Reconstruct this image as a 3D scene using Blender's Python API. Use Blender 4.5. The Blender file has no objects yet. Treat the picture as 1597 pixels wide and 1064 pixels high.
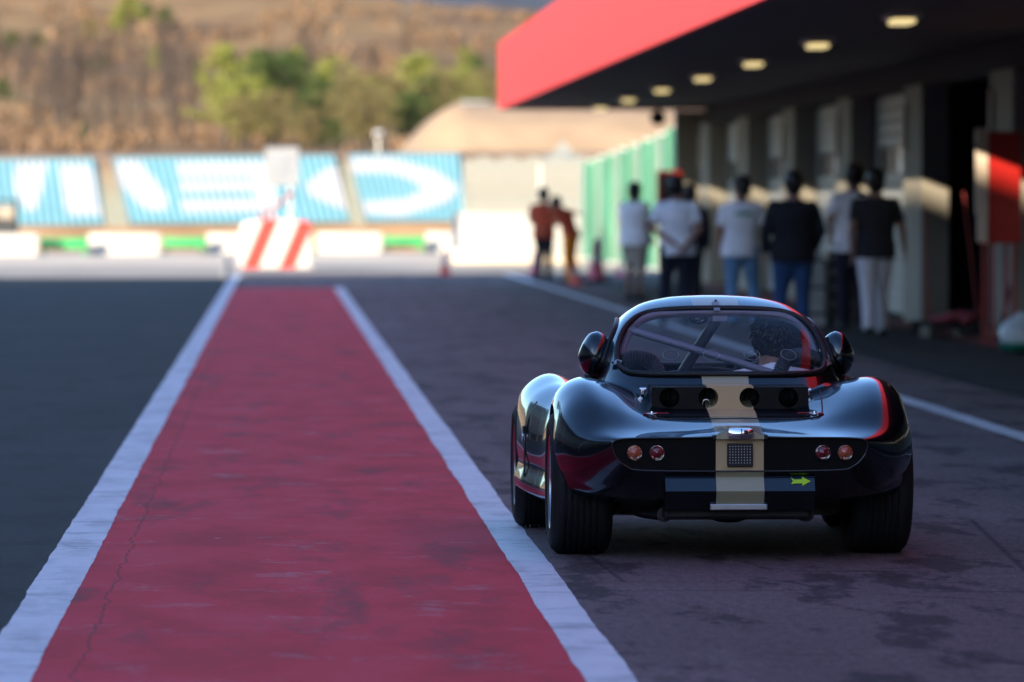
import bpy, bmesh, math, random
from mathutils import Vector, Matrix, noise
from mathutils.bvhtree import BVHTree

R = math.radians
rnd = random.Random(7)
sc = bpy.context.scene
COL = sc.collection

# ------------------------------------------------------------------ camera
CAM_Z, F, VPX, VPY = 1.5, 8872.0, 435.0, 315.0
cam_d = bpy.data.cameras.new('camera')
cam = bpy.data.objects.new('camera', cam_d)
COL.objects.link(cam)
cam_d.sensor_width = 36.0
cam_d.lens = 200.0
cam_d.clip_start = 0.5
cam_d.clip_end = 8000.0
YAW = math.atan((798.5 - VPX) / F)
PITCH = math.atan((532.0 - VPY) / F)
cam.location = (0, 0, CAM_Z)
cam.rotation_euler = (math.pi / 2 - PITCH, 0, -YAW)
cam_d.dof.use_dof = True
cam_d.dof.focus_distance = 23.9
cam_d.dof.aperture_fstop = 3.3
cam_d.dof.aperture_blades = 0
sc.camera = cam

# ------------------------------------------------------------------ world, sun, exposure
SUN_EL = 12.0
SUN_AZ = (-0.5519, -0.8339)            # horizontal direction towards the sun: low, behind and to the left
world = bpy.data.worlds.new('World')
sc.world = world
world.use_nodes = True
wn = world.node_tree
bg = wn.nodes['Background']
sky = wn.nodes.new('ShaderNodeTexSky')
sky.sky_type = 'NISHITA'
sky.sun_disc = False
sky.sun_elevation = R(SUN_EL)
sky.sun_rotation = math.atan2(SUN_AZ[0], SUN_AZ[1])
sky.air_density = 1.0
sky.dust_density = 0.3
sky.ozone_density = 3.0
hs = wn.nodes.new('ShaderNodeHueSaturation')
hs.inputs['Saturation'].default_value = 1.04
hs.inputs['Hue'].default_value = 0.510
wn.links.new(sky.outputs['Color'], hs.inputs['Color'])
wn.links.new(hs.outputs['Color'], bg.inputs['Color'])
bg.inputs['Strength'].default_value = 0.113
sun_d = bpy.data.lights.new('sun', 'SUN')
sun_d.energy = 3.0
sun_d.angle = R(0.5)
sun_d.color = (1.0, 0.84, 0.62)
sun = bpy.data.objects.new('sun', sun_d)
COL.objects.link(sun)
sun.location = (-40, -60, 40)
sdir = Vector((SUN_AZ[0], SUN_AZ[1], math.tan(R(SUN_EL)))).normalized()
sun.rotation_euler = sdir.to_track_quat('Z', 'Y').to_euler()
sc.view_settings.view_transform = 'Standard'
sc.view_settings.look = 'None'
sc.view_settings.gamma = 1.0
sc.view_settings.exposure = 1.98
sc.cycles.max_bounces = 8
sc.cycles.transparent_max_bounces = 12

# ------------------------------------------------------------------ helpers
CM = Matrix.Rotation(-YAW, 3, 'Z') @ Matrix.Rotation(math.pi / 2 - PITCH, 3, 'X')


def P(px, py, D):
    """world point on the photograph's ray through (px, py) at lane distance D"""
    d = CM @ Vector((px - 798.5, -(py - 532.0), -F))
    d *= D / d.y
    return Vector((d.x, d.y, d.z + CAM_Z))


def GX(px, D):
    return P(px, VPY, D).x


def tag(o, label=None, cat=None, group=None, kind=None):
    if label: o['label'] = label
    if cat: o['category'] = cat
    if group: o['group'] = group
    if kind: o['kind'] = kind
    return o


def empty(name, loc=(0, 0, 0), rz=0.0):
    o = bpy.data.objects.new(name, None)
    COL.objects.link(o)
    o.location = loc
    o.rotation_euler = (0, 0, rz)
    o.empty_display_size = 0.1
    return o


def link(name, me, mats=None, parent=None, smooth=None):
    o = bpy.data.objects.new(name, me)
    COL.objects.link(o)
    if mats is not None:
        if not isinstance(mats, (list, tuple)): mats = [mats]
        if len(me.materials) == 0:
            for m in mats: me.materials.append(m)
    if parent is not None: o.parent = parent
    if smooth is not None:
        me.shade_smooth()
        me.set_sharp_from_angle(angle=R(smooth))
    return o


def from_bm(name, bm, mats=None, parent=None, smooth=None):
    me = bpy.data.meshes.new(name)
    bm.to_mesh(me)
    bm.free()
    return link(name, me, mats, parent, smooth)


def from_py(name, v, f, mats=None, parent=None, smooth=None, mi=None):
    me = bpy.data.meshes.new(name)
    me.from_pydata([tuple(p) for p in v], [], f)
    me.update()
    o = link(name, me, mats, parent, smooth)
    if mi is not None:
        me.polygons.foreach_set('material_index', mi)
    return o


def box(bm, c, s, rot=None, bevel=0.0):
    r = bmesh.ops.create_cube(bm, size=1.0)
    vs = r['verts']
    for v in vs:
        p = Vector((v.co.x * s[0], v.co.y * s[1], v.co.z * s[2]))
        if rot is not None: p = rot @ p
        v.co = p + Vector(c)
    if bevel > 0:
        es = list({e for v in vs for e in v.link_edges})
        bmesh.ops.bevel(bm, geom=es, offset=bevel, segments=2, affect='EDGES', profile=0.5)
    return vs


def box2(bm, a, b, bevel=0.0):
    return box(bm, [(a[i] + b[i]) / 2 for i in range(3)], [abs(b[i] - a[i]) for i in range(3)], None, bevel)


def cyl(bm, p0, p1, r0, r1=None, seg=16, caps=True):
    if r1 is None: r1 = r0
    p0 = Vector(p0); p1 = Vector(p1)
    d = p1 - p0
    q = d.to_track_quat('Z', 'Y').to_matrix()
    ra, rb = [], []
    for i in range(seg):
        a = 2 * math.pi * i / seg
        o = q @ Vector((math.cos(a), math.sin(a), 0))
        ra.append(bm.verts.new(p0 + o * r0))
        rb.append(bm.verts.new(p1 + o * r1))
    for i in range(seg):
        j = (i + 1) % seg
        bm.faces.new((ra[i], ra[j], rb[j], rb[i]))
    if caps:
        bm.faces.new(ra[::-1]); bm.faces.new(rb)


def sph(bm, c, r, seg=14, rings=10, rot=None):
    if not isinstance(r, (tuple, list)): r = (r, r, r)
    res = bmesh.ops.create_uvsphere(bm, u_segments=seg, v_segments=rings, radius=1.0)
    for v in res['verts']:
        p = Vector((v.co.x * r[0], v.co.y * r[1], v.co.z * r[2]))
        if rot is not None: p = rot @ p
        v.co = p + Vector(c)
    return res['verts']


def capsule(bm, p0, r0, p1, r1, seg=12):
    cyl(bm, p0, p1, r0, r1, seg)
    sph(bm, p0, r0, seg, 8)
    sph(bm, p1, r1, seg, 8)


def tube(bm, pts, r, seg=10, closed=False, rfun=None):
    pts = [Vector(p) for p in pts]
    n = len(pts)
    rings = []
    up = Vector((0, 0, 1))
    prev = None
    for i in range(n):
        a = pts[(i - 1) % n] if (closed or i > 0) else pts[i]
        b = pts[(i + 1) % n] if (closed or i < n - 1) else pts[i]
        t = (b - a).normalized()
        if prev is None:
            x = t.orthogonal().normalized()
        else:
            x = (prev - t * prev.dot(t)).normalized()
        prev = x
        y = t.cross(x)
        rr = rfun(i) if rfun else r
        rings.append([bm.verts.new(pts[i] + (x * math.cos(2 * math.pi * k / seg) + y * math.sin(2 * math.pi * k / seg)) * rr) for k in range(seg)])
    m = n if closed else n - 1
    for i in range(m):
        A, B = rings[i], rings[(i + 1) % n]
        off = 0
        if closed and i == n - 1:
            off = min(range(seg), key=lambda s: (A[0].co - B[s].co).length)
        for k in range(seg):
            bm.faces.new((A[k], A[(k + 1) % seg], B[(k + 1 + off) % seg], B[(k + off) % seg]))
    if not closed:
        bm.faces.new(rings[0][::-1]); bm.faces.new(rings[-1])


def crom(pts, n, closed=False):
    """Catmull-Rom through pts, n samples per span"""
    pts = [Vector(p) for p in pts]
    N = len(pts)
    out = []
    for i in range(N if closed else N - 1):
        def g(k):
            if closed: return pts[k % N]
            if k < 0: return pts[0] * 2 - pts[1]
            if k >= N: return pts[-1] * 2 - pts[-2]
            return pts[k]
        a, b, c, d = g(i - 1), g(i), g(i + 1), g(i + 2)
        for s in range(n):
            t = s / n
            out.append(0.5 * ((2 * b) + (c - a) * t + (2 * a - 5 * b + 4 * c - d) * t * t + (3 * b - a - 3 * c + d) * t ** 3))
    if not closed: out.append(pts[-1].copy())
    return out


def lathe(bm, prof, axis_pt, seg=48, axis='X', closed_profile=False):
    """prof: list of (along, radius); revolve about the given axis through axis_pt"""
    c = Vector(axis_pt)
    rings = []
    for (a, r) in prof:
        ring = []
        for i in range(seg):
            t = 2 * math.pi * i / seg
            if axis == 'X': p = Vector((a, r * math.cos(t), r * math.sin(t)))
            elif axis == 'Z': p = Vector((r * math.cos(t), r * math.sin(t), a))
            else: p = Vector((r * math.sin(t), a, r * math.cos(t)))
            ring.append(bm.verts.new(c + p))
        rings.append(ring)
    m = len(rings)
    for k in range(m if closed_profile else m - 1):
        A, B = rings[k], rings[(k + 1) % m]
        for i in range(seg):
            j = (i + 1) % seg
            bm.faces.new((A[i], A[j], B[j], B[i]))
    return rings


def evaluated(o):
    bpy.context.view_layer.update()
    dg = bpy.context.evaluated_depsgraph_get()
    me = bpy.data.meshes.new_from_object(o.evaluated_get(dg))
    old = o.data
    o.modifiers.clear()
    o.data = me
    me.name = old.name
    bpy.data.meshes.remove(old)


def boolean(a, bm_cut, op='DIFFERENCE'):
    bmesh.ops.recalc_face_normals(bm_cut, faces=bm_cut.faces[:])
    b = from_bm('cutter', bm_cut)
    b.parent = a.parent
    m = a.modifiers.new('b', 'BOOLEAN')
    m.operation = op
    m.solver = 'EXACT'
    m.object = b
    evaluated(a)
    me = b.data
    bpy.data.objects.remove(b)
    bpy.data.meshes.remove(me)


def remesh(bm, name, voxel, mats, parent, smooth_it=4):
    me = bpy.data.meshes.new(name)
    bmesh.ops.recalc_face_normals(bm, faces=bm.faces[:])
    bm.to_mesh(me); bm.free()
    o = link(name, me, mats, parent)
    m = o.modifiers.new('r', 'REMESH')
    m.mode = 'VOXEL'
    m.voxel_size = voxel
    s = o.modifiers.new('s', 'SMOOTH')
    s.factor = 0.5
    s.iterations = smooth_it
    evaluated(o)
    if len(o.data.materials) == 0:
        o.data.materials.append(mats)
    o.data.shade_smooth()
    return o


# ------------------------------------------------------------------ materials
class NT:
    def __init__(self, name):
        self.m = bpy.data.materials.new(name)
        self.m.use_nodes = True
        self.t = self.m.node_tree
        self.b = self.t.nodes['Principled BSDF']

    def n(self, typ, **kw):
        x = self.t.nodes.new('ShaderNode' + typ)
        for k, v in kw.items(): setattr(x, k, v)
        return x

    def l(self, a, b): self.t.links.new(a, b)

    def coord(self, which='Object', scale=(1, 1, 1), loc=(0, 0, 0)):
        tc = self.n('TexCoord')
        mp = self.n('Mapping')
        mp.inputs['Scale'].default_value = scale
        mp.inputs['Location'].default_value = loc
        self.l(tc.outputs[which], mp.inputs['Vector'])
        return mp.outputs['Vector']

    def noise(self, vec, scale, detail=4, rough=0.55):
        x = self.n('TexNoise')
        x.inputs['Scale'].default_value = scale
        x.inputs['Detail'].default_value = detail
        x.inputs['Roughness'].default_value = rough
        if vec is not None: self.l(vec, x.inputs['Vector'])
        return x.outputs['Fac']

    def ramp(self, fac, stops, interp='LINEAR'):
        x = self.n('ValToRGB')
        x.color_ramp.interpolation = interp
        el = x.color_ramp.elements
        while len(el) < len(stops): el.new(0.5)
        for e, (p, c) in zip(el, stops):
            e.position = p
            e.color = (c[0], c[1], c[2], 1) if not isinstance(c, (int, float)) else (c, c, c, 1)
        self.l(fac, x.inputs['Fac'])
        return x.outputs['Color']

    def mix(self, fac, a, b, mode='MIX'):
        x = self.n('Mix', data_type='RGBA', blend_type=mode)
        if isinstance(fac, (int, float)): x.inputs[0].default_value = fac
        else: self.l(fac, x.inputs[0])
        for k, s in ((6, a), (7, b)):
            if isinstance(s, (tuple, list)): x.inputs[k].default_value = (s[0], s[1], s[2], 1)
            else: self.l(s, x.inputs[k])
        return x.outputs[2]

    def math(self, op, a, b=None):
        x = self.n('Math', operation=op)
        for k, s in ((0, a), (1, b)):
            if s is None: continue
            if isinstance(s, (int, float)): x.inputs[k].default_value = s
            else: self.l(s, x.inputs[k])
        return x.outputs[0]

    def color(self, c):
        if isinstance(c, (tuple, list)): self.b.inputs['Base Color'].default_value = (c[0], c[1], c[2], 1)
        else: self.l(c, self.b.inputs['Base Color'])

    def set(self, **kw):
        for k, v in kw.items():
            k = k.replace('_', ' ')
            for i in self.b.inputs:
                if i.name.lower() == k.lower():
                    if hasattr(v, 'is_output'): self.l(v, i)
                    else: i.default_value = v

    def bump(self, fac, strength, dist=0.01):
        x = self.n('Bump')
        x.inputs['Strength'].default_value = strength
        x.inputs['Distance'].default_value = dist
        self.l(fac, x.inputs['Height'])
        self.l(x.outputs['Normal'], self.b.inputs['Normal'])


def simple(name, col, rough=0.6, metal=0.0, var=0.12, scale=6.0, bump=0.0, coat=0.0, spec=0.5, **kw):
    t = NT(name)
    v = t.coord('Object')
    nz = t.noise(v, scale, 5)
    c2 = tuple(max(0.0, x * (1 - var)) for x in col)
    c1 = tuple(min(1.0, x * (1 + var)) for x in col)
    t.color(t.ramp(nz, [(0.3, c2), (0.7, c1)]))
    t.set(roughness=rough, metallic=metal, coat_weight=coat, **kw)
    t.b.inputs['Specular IOR Level'].default_value = spec
    if bump > 0: t.bump(t.noise(v, scale * 6, 4), bump, 0.01)
    return t.m


M = {}
# asphalt: fine grain, broad stains, darker patched areas, tyre scuffs
def asphalt(name, lo, hi, patch=0.6):
    t = NT(name)
    v = t.coord('Object')
    big = t.noise(t.coord('Object', (1, 0.4, 1)), 0.5, 6, 0.6)
    c = t.ramp(big, [(0.32, lo), (0.68, hi)])
    # rubbered and oil-darkened patches with a ragged outline
    pa = t.noise(t.coord('Object', (1.5, 0.42, 1), (3.1, 1.7, 0)), 1.5, 7, 0.66)
    c = t.mix(t.ramp(pa, [(0.525, 0), (0.585, patch)]), c, tuple(x * 0.35 for x in lo))
    # thin scuffs dragged across the lane and along it
    sk = t.noise(t.coord('Object', (0.35, 3.2, 1), (1.3, 8.7, 0)), 2.0, 4, 0.5)
    c = t.mix(t.ramp(sk, [(0.63, 0), (0.68, patch * 0.8)]), c, tuple(x * 0.4 for x in lo))
    sl = t.noise(t.coord('Object', (3.0, 0.05, 1), (6.1, 2.2, 0)), 1.6, 4, 0.5)
    c = t.mix(t.ramp(sl, [(0.60, 0), (0.70, patch * 0.5)]), c, tuple(x * 0.5 for x in lo))
    # pale dust
    du = t.noise(t.coord('Object', (1.2, 0.3, 1), (9, 4, 0)), 1.1, 7, 0.7)
    c = t.mix(t.ramp(du, [(0.58, 0), (0.75, 0.4)]), c, tuple(min(1, x * 1.9) for x in hi))
    fine = t.noise(t.coord('Object', (1, 0.35, 1)), 120, 3, 0.75)
    mid = t.noise(t.coord('Object', (1, 0.3, 1)), 28, 4, 0.7)
    c = t.mix(1.0, c, t.ramp(fine, [(0.3, (0.45,) * 3), (0.7, (1.55,) * 3)]), 'MULTIPLY')
    c = t.mix(0.8, c, t.ramp(mid, [(0.3, (0.6,) * 3), (0.7, (1.35,) * 3)]), 'MULTIPLY')
    vo = t.n('TexVoronoi', feature='DISTANCE_TO_EDGE')
    vo.inputs['Scale'].default_value = 0.30
    t.l(v, vo.inputs['Vector'])
    c = t.mix(t.ramp(vo.outputs['Distance'], [(0.0, 0.75), (0.004, 0)]), c, (0.012, 0.012, 0.014))
    t.color(c)
    t.set(roughness=0.8)
    t.b.inputs['Specular IOR Level'].default_value = 0.12
    t.bump(fine, 0.35, 0.003)
    return t.m


M['asphalt'] = asphalt('asphalt', (0.125, 0.084, 0.084), (0.185, 0.128, 0.127), 0.85)
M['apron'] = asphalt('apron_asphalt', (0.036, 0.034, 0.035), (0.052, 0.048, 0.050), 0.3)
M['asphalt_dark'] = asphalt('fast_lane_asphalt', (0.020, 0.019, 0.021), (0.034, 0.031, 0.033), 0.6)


def red_paint():
    t = NT('red_lane_paint')
    v = t.coord('Object')
    big = t.noise(t.coord('Object', (1, 0.35, 1)), 2.2, 6, 0.6)
    c = t.ramp(big, [(0.28, (0.46, 0.013, 0.03)), (0.5, (0.66, 0.022, 0.047)), (0.72, (0.70, 0.048, 0.08))])
    wear = t.noise(t.coord('Object', (0.7, 0.5, 1), (4, 2, 0)), 2.8, 10, 0.78)
    c = t.mix(t.ramp(wear, [(0.56, 0), (0.72, 0.55)]), c, (0.46, 0.36, 0.40))
    dk = t.noise(t.coord('Object', (0.8, 0.16, 1), (9, 5, 0)), 3.0, 6, 0.6)
    c = t.mix(t.ramp(dk, [(0.55, 0), (0.70, 0.65)]), c, (0.10, 0.03, 0.04))
    fine = t.noise(v, 150, 3, 0.7)
    c = t.mix(0.7, c, t.ramp(fine, [(0.25, (0.6,) * 3), (0.75, (1.4,) * 3)]), 'MULTIPLY')
    # one long crack near the left edge, wandering along the strip
    sx = t.n('SeparateXYZ'); t.l(v, sx.inputs[0])
    wn_ = t.noise(t.coord('Object', (0, 1, 0)), 1.4, 6, 0.65)
    off = t.math('ABSOLUTE', t.math('SUBTRACT', t.math('ADD', sx.outputs['X'], 0.645), t.math('MULTIPLY', t.math('SUBTRACT', wn_, 0.5), 0.16)))
    c = t.mix(t.ramp(off, [(0.0, 0.75), (0.006, 0.0)]), c, (0.03, 0.012, 0.016))
    sp = t.n('TexVoronoi'); sp.inputs['Scale'].default_value = 3.2; t.l(t.coord('Object', (1, 0.35, 1)), sp.inputs['Vector'])
    c = t.mix(t.ramp(sp.outputs['Distance'], [(0.02, 0.6), (0.05, 0.0)]), c, (0.4, 0.36, 0.38))
    t.color(c)
    t.set(roughness=0.75)
    t.b.inputs['Specular IOR Level'].default_value = 0.12
    t.bump(fine, 0.5, 0.004)
    return t.m


M['red_lane'] = red_paint()


def line_paint():
    t = NT('white_line_paint')
    v = t.coord('Object')
    w = t.noise(t.coord('Object', (2, 0.5, 1)), 2.2, 7, 0.65)
    c = t.ramp(w, [(0.30, (0.48, 0.45, 0.47)), (0.5, (0.68, 0.65, 0.67)), (0.7, (0.76, 0.73, 0.75))])
    rub = t.noise(t.coord('Object', (0.8, 1.1, 1), (2, 7, 0)), 2.6, 7, 0.7)
    c = t.mix(t.ramp(rub, [(0.53, 0), (0.66, 0.65)]), c, (0.20, 0.19, 0.21))
    fine = t.noise(v, 130, 3, 0.7)
    c = t.mix(0.5, c, t.ramp(fine, [(0.25, (0.7,) * 3), (0.75, (1.25,) * 3)]), 'MULTIPLY')
    vo = t.n('TexVoronoi', feature='DISTANCE_TO_EDGE'); vo.inputs['Scale'].default_value = 0.8
    t.l(v, vo.inputs['Vector'])
    c = t.mix(t.ramp(vo.outputs['Distance'], [(0.0, 0.7), (0.005, 0)]), c, (0.06, 0.06, 0.07))
    t.color(c)
    t.set(roughness=0.6)
    t.bump(fine, 0.4, 0.003)
    return t.m


M['line'] = line_paint()
M['concrete'] = simple('pale_concrete', (0.72, 0.58, 0.42), 0.85, var=0.15, scale=0.3)
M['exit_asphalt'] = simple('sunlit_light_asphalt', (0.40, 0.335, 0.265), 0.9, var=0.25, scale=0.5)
M['ground'] = simple('dry_earth', (0.30, 0.21, 0.12), 0.95, var=0.3, scale=0.15)
M['drain'] = simple('drain_grate', (0.02, 0.02, 0.022), 0.7)


def car_paint(stripe=True):
    t = NT('black_paint_gold_stripe' if stripe else 'black_paint')
    v = t.coord('Object')
    col = (0.0012, 0.0018, 0.0030)
    if stripe:
        sx = t.n('SeparateXYZ'); t.l(v, sx.inputs[0])
        a = t.math('LESS_THAN', t.math('ABSOLUTE', sx.outputs['X']), 0.1)
        c = t.mix(a, col, (0.52, 0.385, 0.205))
        t.color(c)
        t.set(roughness=t.mix(a, (0.25,) * 3, (0.42,) * 3))
    else:
        t.color(col)
        t.set(roughness=0.25)
    t.set(coat_weight=1.0, coat_roughness=0.025, coat_tint=(0.72, 0.90, 1.0, 1.0))
    t.b.inputs['Specular IOR Level'].default_value = 0.5
    t.bump(t.noise(v, 3.0, 2), 0.012, 0.02)
    return t.m


M['paint'] = car_paint(True)
M['paint_plain'] = car_paint(False)


def satin_panel():
    t = NT('satin_black_panel')
    v = t.coord('Object')
    sx = t.n('SeparateXYZ'); t.l(v, sx.inputs[0])
    a = t.math('LESS_THAN', t.math('ABSOLUTE', sx.outputs['X']), 0.1)
    t.color(t.mix(a, (0.004, 0.0042, 0.005), (0.52, 0.385, 0.205)))
    t.set(roughness=t.ramp(t.noise(v, 9, 4), [(0.3, (0.32,) * 3), (0.7, (0.42,) * 3)]))
    t.b.inputs['Specular IOR Level'].default_value = 0.09
    return t.m


M['satin'] = satin_panel()
M['rubber'] = simple('tyre_rubber', (0.012, 0.012, 0.013), 0.72, var=0.25, scale=30, bump=0.25, spec=0.3)
M['seal'] = simple('rubber_seal', (0.008, 0.008, 0.009), 0.45, spec=0.4)
M['chrome'] = simple('chrome', (0.75, 0.74, 0.74), 0.14, 1.0, var=0.05)
M['rim_trim'] = simple('dark_polished_trim', (0.05, 0.05, 0.055), 0.18, 0.6)
M['clip'] = simple('satin_clip_metal', (0.62, 0.62, 0.64), 0.38, 0.7, var=0.05)
M['brushed'] = simple('brushed_alloy', (0.42, 0.43, 0.46), 0.33, 1.0, var=0.1, scale=20)
M['roll'] = simple('roll_bar_paint', (0.17, 0.165, 0.22), 0.4, var=0.1)
M['dark'] = simple('black_trim', (0.012, 0.012, 0.013), 0.6)
M['oily'] = simple('oily_metal', (0.025, 0.024, 0.024), 0.5, 0.4, var=0.4, scale=14)
M['hose'] = simple('corrugated_hose', (0.03, 0.03, 0.034), 0.5)
M['red_anod'] = simple('red_anodised', (0.35, 0.01, 0.02), 0.3, 0.6)
M['hivis'] = simple('fluorescent_yellow', (0.50, 0.85, 0.02), 0.5, var=0.03)
M['amber'] = None


def lens(name, col):
    t = NT(name)
    t.color(col)
    t.set(roughness=0.12, coat_weight=1.0, coat_roughness=0.05, transmission_weight=0.25)
    v = t.n('TexVoronoi'); v.inputs['Scale'].default_value = 55
    t.l(t.coord('Object'), v.inputs['Vector'])
    t.bump(v.outputs['Distance'], 0.5, 0.006)
    return t.m


M['lens_orange'] = lens('orange_lens', (0.55, 0.12, 0.05))
M['lens_red'] = lens('red_lens', (0.20, 0.008, 0.015))


def glass(name, tint=(0.97, 0.98, 0.99)):
    t = NT(name)
    out = t.t.nodes['Material Output']
    tr = t.n('BsdfTransparent'); tr.inputs['Color'].default_value = (*tint, 1)
    gl = t.n('BsdfGlossy'); gl.inputs['Roughness'].default_value = 0.02
    gl.inputs['Color'].default_value = (1, 1, 1, 1)
    lw = t.n('LayerWeight'); lw.inputs['Blend'].default_value = 0.5
    fr = t.n('Math', operation='MULTIPLY_ADD'); fr.inputs[1].default_value = 0.26; fr.inputs[2].default_value = 0.014
    t.l(t.math('POWER', lw.outputs['Facing'], 5.0), fr.inputs[0])
    mx = t.n('MixShader')
    t.l(fr.outputs[0], mx.inputs[0]); t.l(tr.outputs[0], mx.inputs[1]); t.l(gl.outputs[0], mx.inputs[2])
    t.l(mx.outputs[0], out.inputs['Surface'])
    return t.m


M['glass'] = glass('window_plastic')
M['skin'] = simple('skin', (0.30, 0.15, 0.10), 0.5, var=0.12, scale=12, subsurface_weight=0.1)
M['skin_dark'] = simple('tanned_skin', (0.20, 0.095, 0.06), 0.5, var=0.12, scale=12)
M['hair'] = simple('dark_hair', (0.012, 0.009, 0.008), 0.45, var=0.5, scale=60)
M['eye'] = simple('eye', (0.6, 0.6, 0.6), 0.2)


def cloth(name, col, var=0.08):
    t = NT(name)
    v = t.coord('Object')
    nz = t.noise(v, 7, 5)
    t.color(t.ramp(nz, [(0.3, tuple(x * (1 - var) for x in col)), (0.7, tuple(min(1, x * (1 + var)) for x in col))]))
    t.set(roughness=0.9)
    t.b.inputs['Specular IOR Level'].default_value = 0.2
    t.bump(t.noise(t.coord('Object', (1, 1, 0.5)), 9, 4), 0.5, 0.03)
    return t.m


M['white_cloth'] = cloth('white_cotton', (0.80, 0.80, 0.84))
M['black_cloth'] = cloth('black_cotton', (0.018, 0.019, 0.024))
M['grey_cloth'] = cloth('charcoal_cotton', (0.032, 0.033, 0.038))
M['navy_cloth'] = cloth('navy_cotton', (0.02, 0.022, 0.035))
M['beige_cloth'] = cloth('beige_cotton', (0.36, 0.31, 0.26))
M['jeans'] = cloth('blue_denim', (0.13, 0.26, 0.42), 0.2)
M['jeans_dark'] = cloth('dark_denim', (0.03, 0.07, 0.17), 0.2)
M['red_cloth'] = cloth('brick_red_cotton', (0.42, 0.07, 0.035))
M['orange_cloth'] = cloth('orange_overall', (0.75, 0.22, 0.015))
M['shoe'] = simple('shoe_leather', (0.02, 0.018, 0.017), 0.5)
M['green_print'] = simple('green_print', (0.03, 0.25, 0.17), 0.7)
# buildings and circuit furniture
M['wall_paint'] = simple('cream_grey_wall_paint', (0.27, 0.248, 0.205), 0.75, var=0.12, scale=1.2, bump=0.1)
M['door_grey'] = simple('grey_roller_door', (0.30, 0.32, 0.34), 0.5, var=0.06, scale=2)
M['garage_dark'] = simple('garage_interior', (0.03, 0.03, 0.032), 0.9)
M['soffit'] = simple('dark_soffit_panels', (0.075, 0.065, 0.06), 0.6, var=0.15, scale=0.8)
M['red_fascia'] = simple('red_fascia_panel', (0.68, 0.028, 0.032), 0.5, var=0.05, scale=0.4, spec=0.2)
M['red_floor'] = simple('red_floor_paint', (0.17, 0.03, 0.03), 0.7, var=0.3, scale=2)
M['pane'] = simple('dark_window_pane', (0.03, 0.035, 0.045), 0.15)
M['plate_beige'] = simple('beige_sign_plate', (0.62, 0.52, 0.42), 0.55)
M['white_block'] = simple('white_barrier_paint', (0.44, 0.43, 0.41), 0.6, var=0.12, scale=1.5)
M['green_paint'] = simple('green_barrier_paint', (0.02, 0.34, 0.10), 0.6, var=0.1, scale=1.5)
M['blue_seat'] = simple('pale_blue_slats', (0.22, 0.46, 0.48), 0.6, var=0.08, scale=0.6)
M['white_seat'] = simple('white_slats', (0.60, 0.59, 0.57), 0.6, var=0.05, scale=0.6)
M['aisle'] = simple('grey_green_steps', (0.20, 0.21, 0.18), 0.9, var=0.1)
M['grass_dry'] = simple('dry_grass_bank', (0.34, 0.21, 0.11), 0.95, var=0.25, scale=0.6)
M['mound'] = simple('sandy_mound', (0.38, 0.265, 0.165), 0.95, var=0.2, scale=0.5)
M['white_metal'] = simple('white_metal', (0.70, 0.70, 0.69), 0.5)
M['grey_sign'] = simple('pale_grey_sign', (0.24, 0.25, 0.27), 0.5)
M['grey_mark'] = simple('grey_sign_mark', (0.22, 0.24, 0.28), 0.6)
M['fence_white'] = simple('white_fence_slats', (0.25, 0.26, 0.235), 0.7, var=0.12, scale=0.8)
M['fence_green'] = simple('green_fence_sheet', (0.07, 0.30, 0.22), 0.6, var=0.3, scale=1.0)
M['fence_green2'] = simple('light_green_fence_sheet', (0.22, 0.48, 0.30), 0.6, var=0.2, scale=1.0)
M['fence_pale'] = simple('pale_fence_sheet', (0.40, 0.46, 0.40), 0.6, var=0.2, scale=1.0)
M['cone'] = simple('cone_plastic', (0.62, 0.09, 0.07), 0.5)
M['cone_pink'] = simple('faded_cone_plastic', (0.55, 0.12, 0.20), 0.6)
M['stand_wall'] = simple('grandstand_concrete', (0.28, 0.27, 0.26), 0.85, var=0.15, scale=0.3)
M['stand_seat'] = simple('grandstand_seats', (0.20, 0.13, 0.11), 0.7)
M['bag_white'] = simple('white_plastic_bag', (0.55, 0.62, 0.64), 0.35, var=0.15)
M['bag_green'] = simple('green_plastic_bag', (0.02, 0.22, 0.15), 0.4)
M['red_gloss'] = simple('red_gloss_panel', (0.42, 0.015, 0.012), 0.3)
M['broom_red'] = simple('red_handle', (0.38, 0.03, 0.03), 0.45)
M['pink_cloth'] = cloth('pink_red_rag', (0.30, 0.07, 0.09))
M['trolley'] = simple('black_cabinet', (0.022, 0.023, 0.026), 0.45)
M['silver_crate'] = simple('silver_crate', (0.45, 0.48, 0.50), 0.4, 0.5)
M['bark'] = simple('grey_bark', (0.055, 0.042, 0.036), 0.9, var=0.3)


def emis(name, col, s):
    t = NT(name)
    t.color(col)
    t.b.inputs['Emission Color'].default_value = (*col, 1)
    t.b.inputs['Emission Strength'].default_value = s
    return t.m


M['lamp_glow'] = emis('lamp_diffuser', (1.0, 0.80, 0.38), 0.23)


def leaf(name, a, b):
    t = NT(name)
    v = t.coord('Object')
    c = t.ramp(t.noise(v, 1.1, 3), [(0.3, a), (0.7, b)])
    t.color(c)
    t.set(roughness=0.8)
    t.b.inputs['Specular IOR Level'].default_value = 0.2
    return t.m


M['pine_a'] = leaf('bright_pine_needles', (0.13, 0.16, 0.03), (0.27, 0.28, 0.07))
M['pine_b'] = leaf('dark_pine_needles', (0.035, 0.065, 0.022), (0.085, 0.12, 0.035))
M['pine_c'] = leaf('olive_foliage', (0.12, 0.105, 0.045), (0.22, 0.18, 0.08))
M['twig'] = leaf('bare_twigs', (0.085, 0.062, 0.052), (0.15, 0.11, 0.088))
M['brush'] = leaf('dry_brush_stems', (0.11, 0.075, 0.055), (0.24, 0.15, 0.085))


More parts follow.
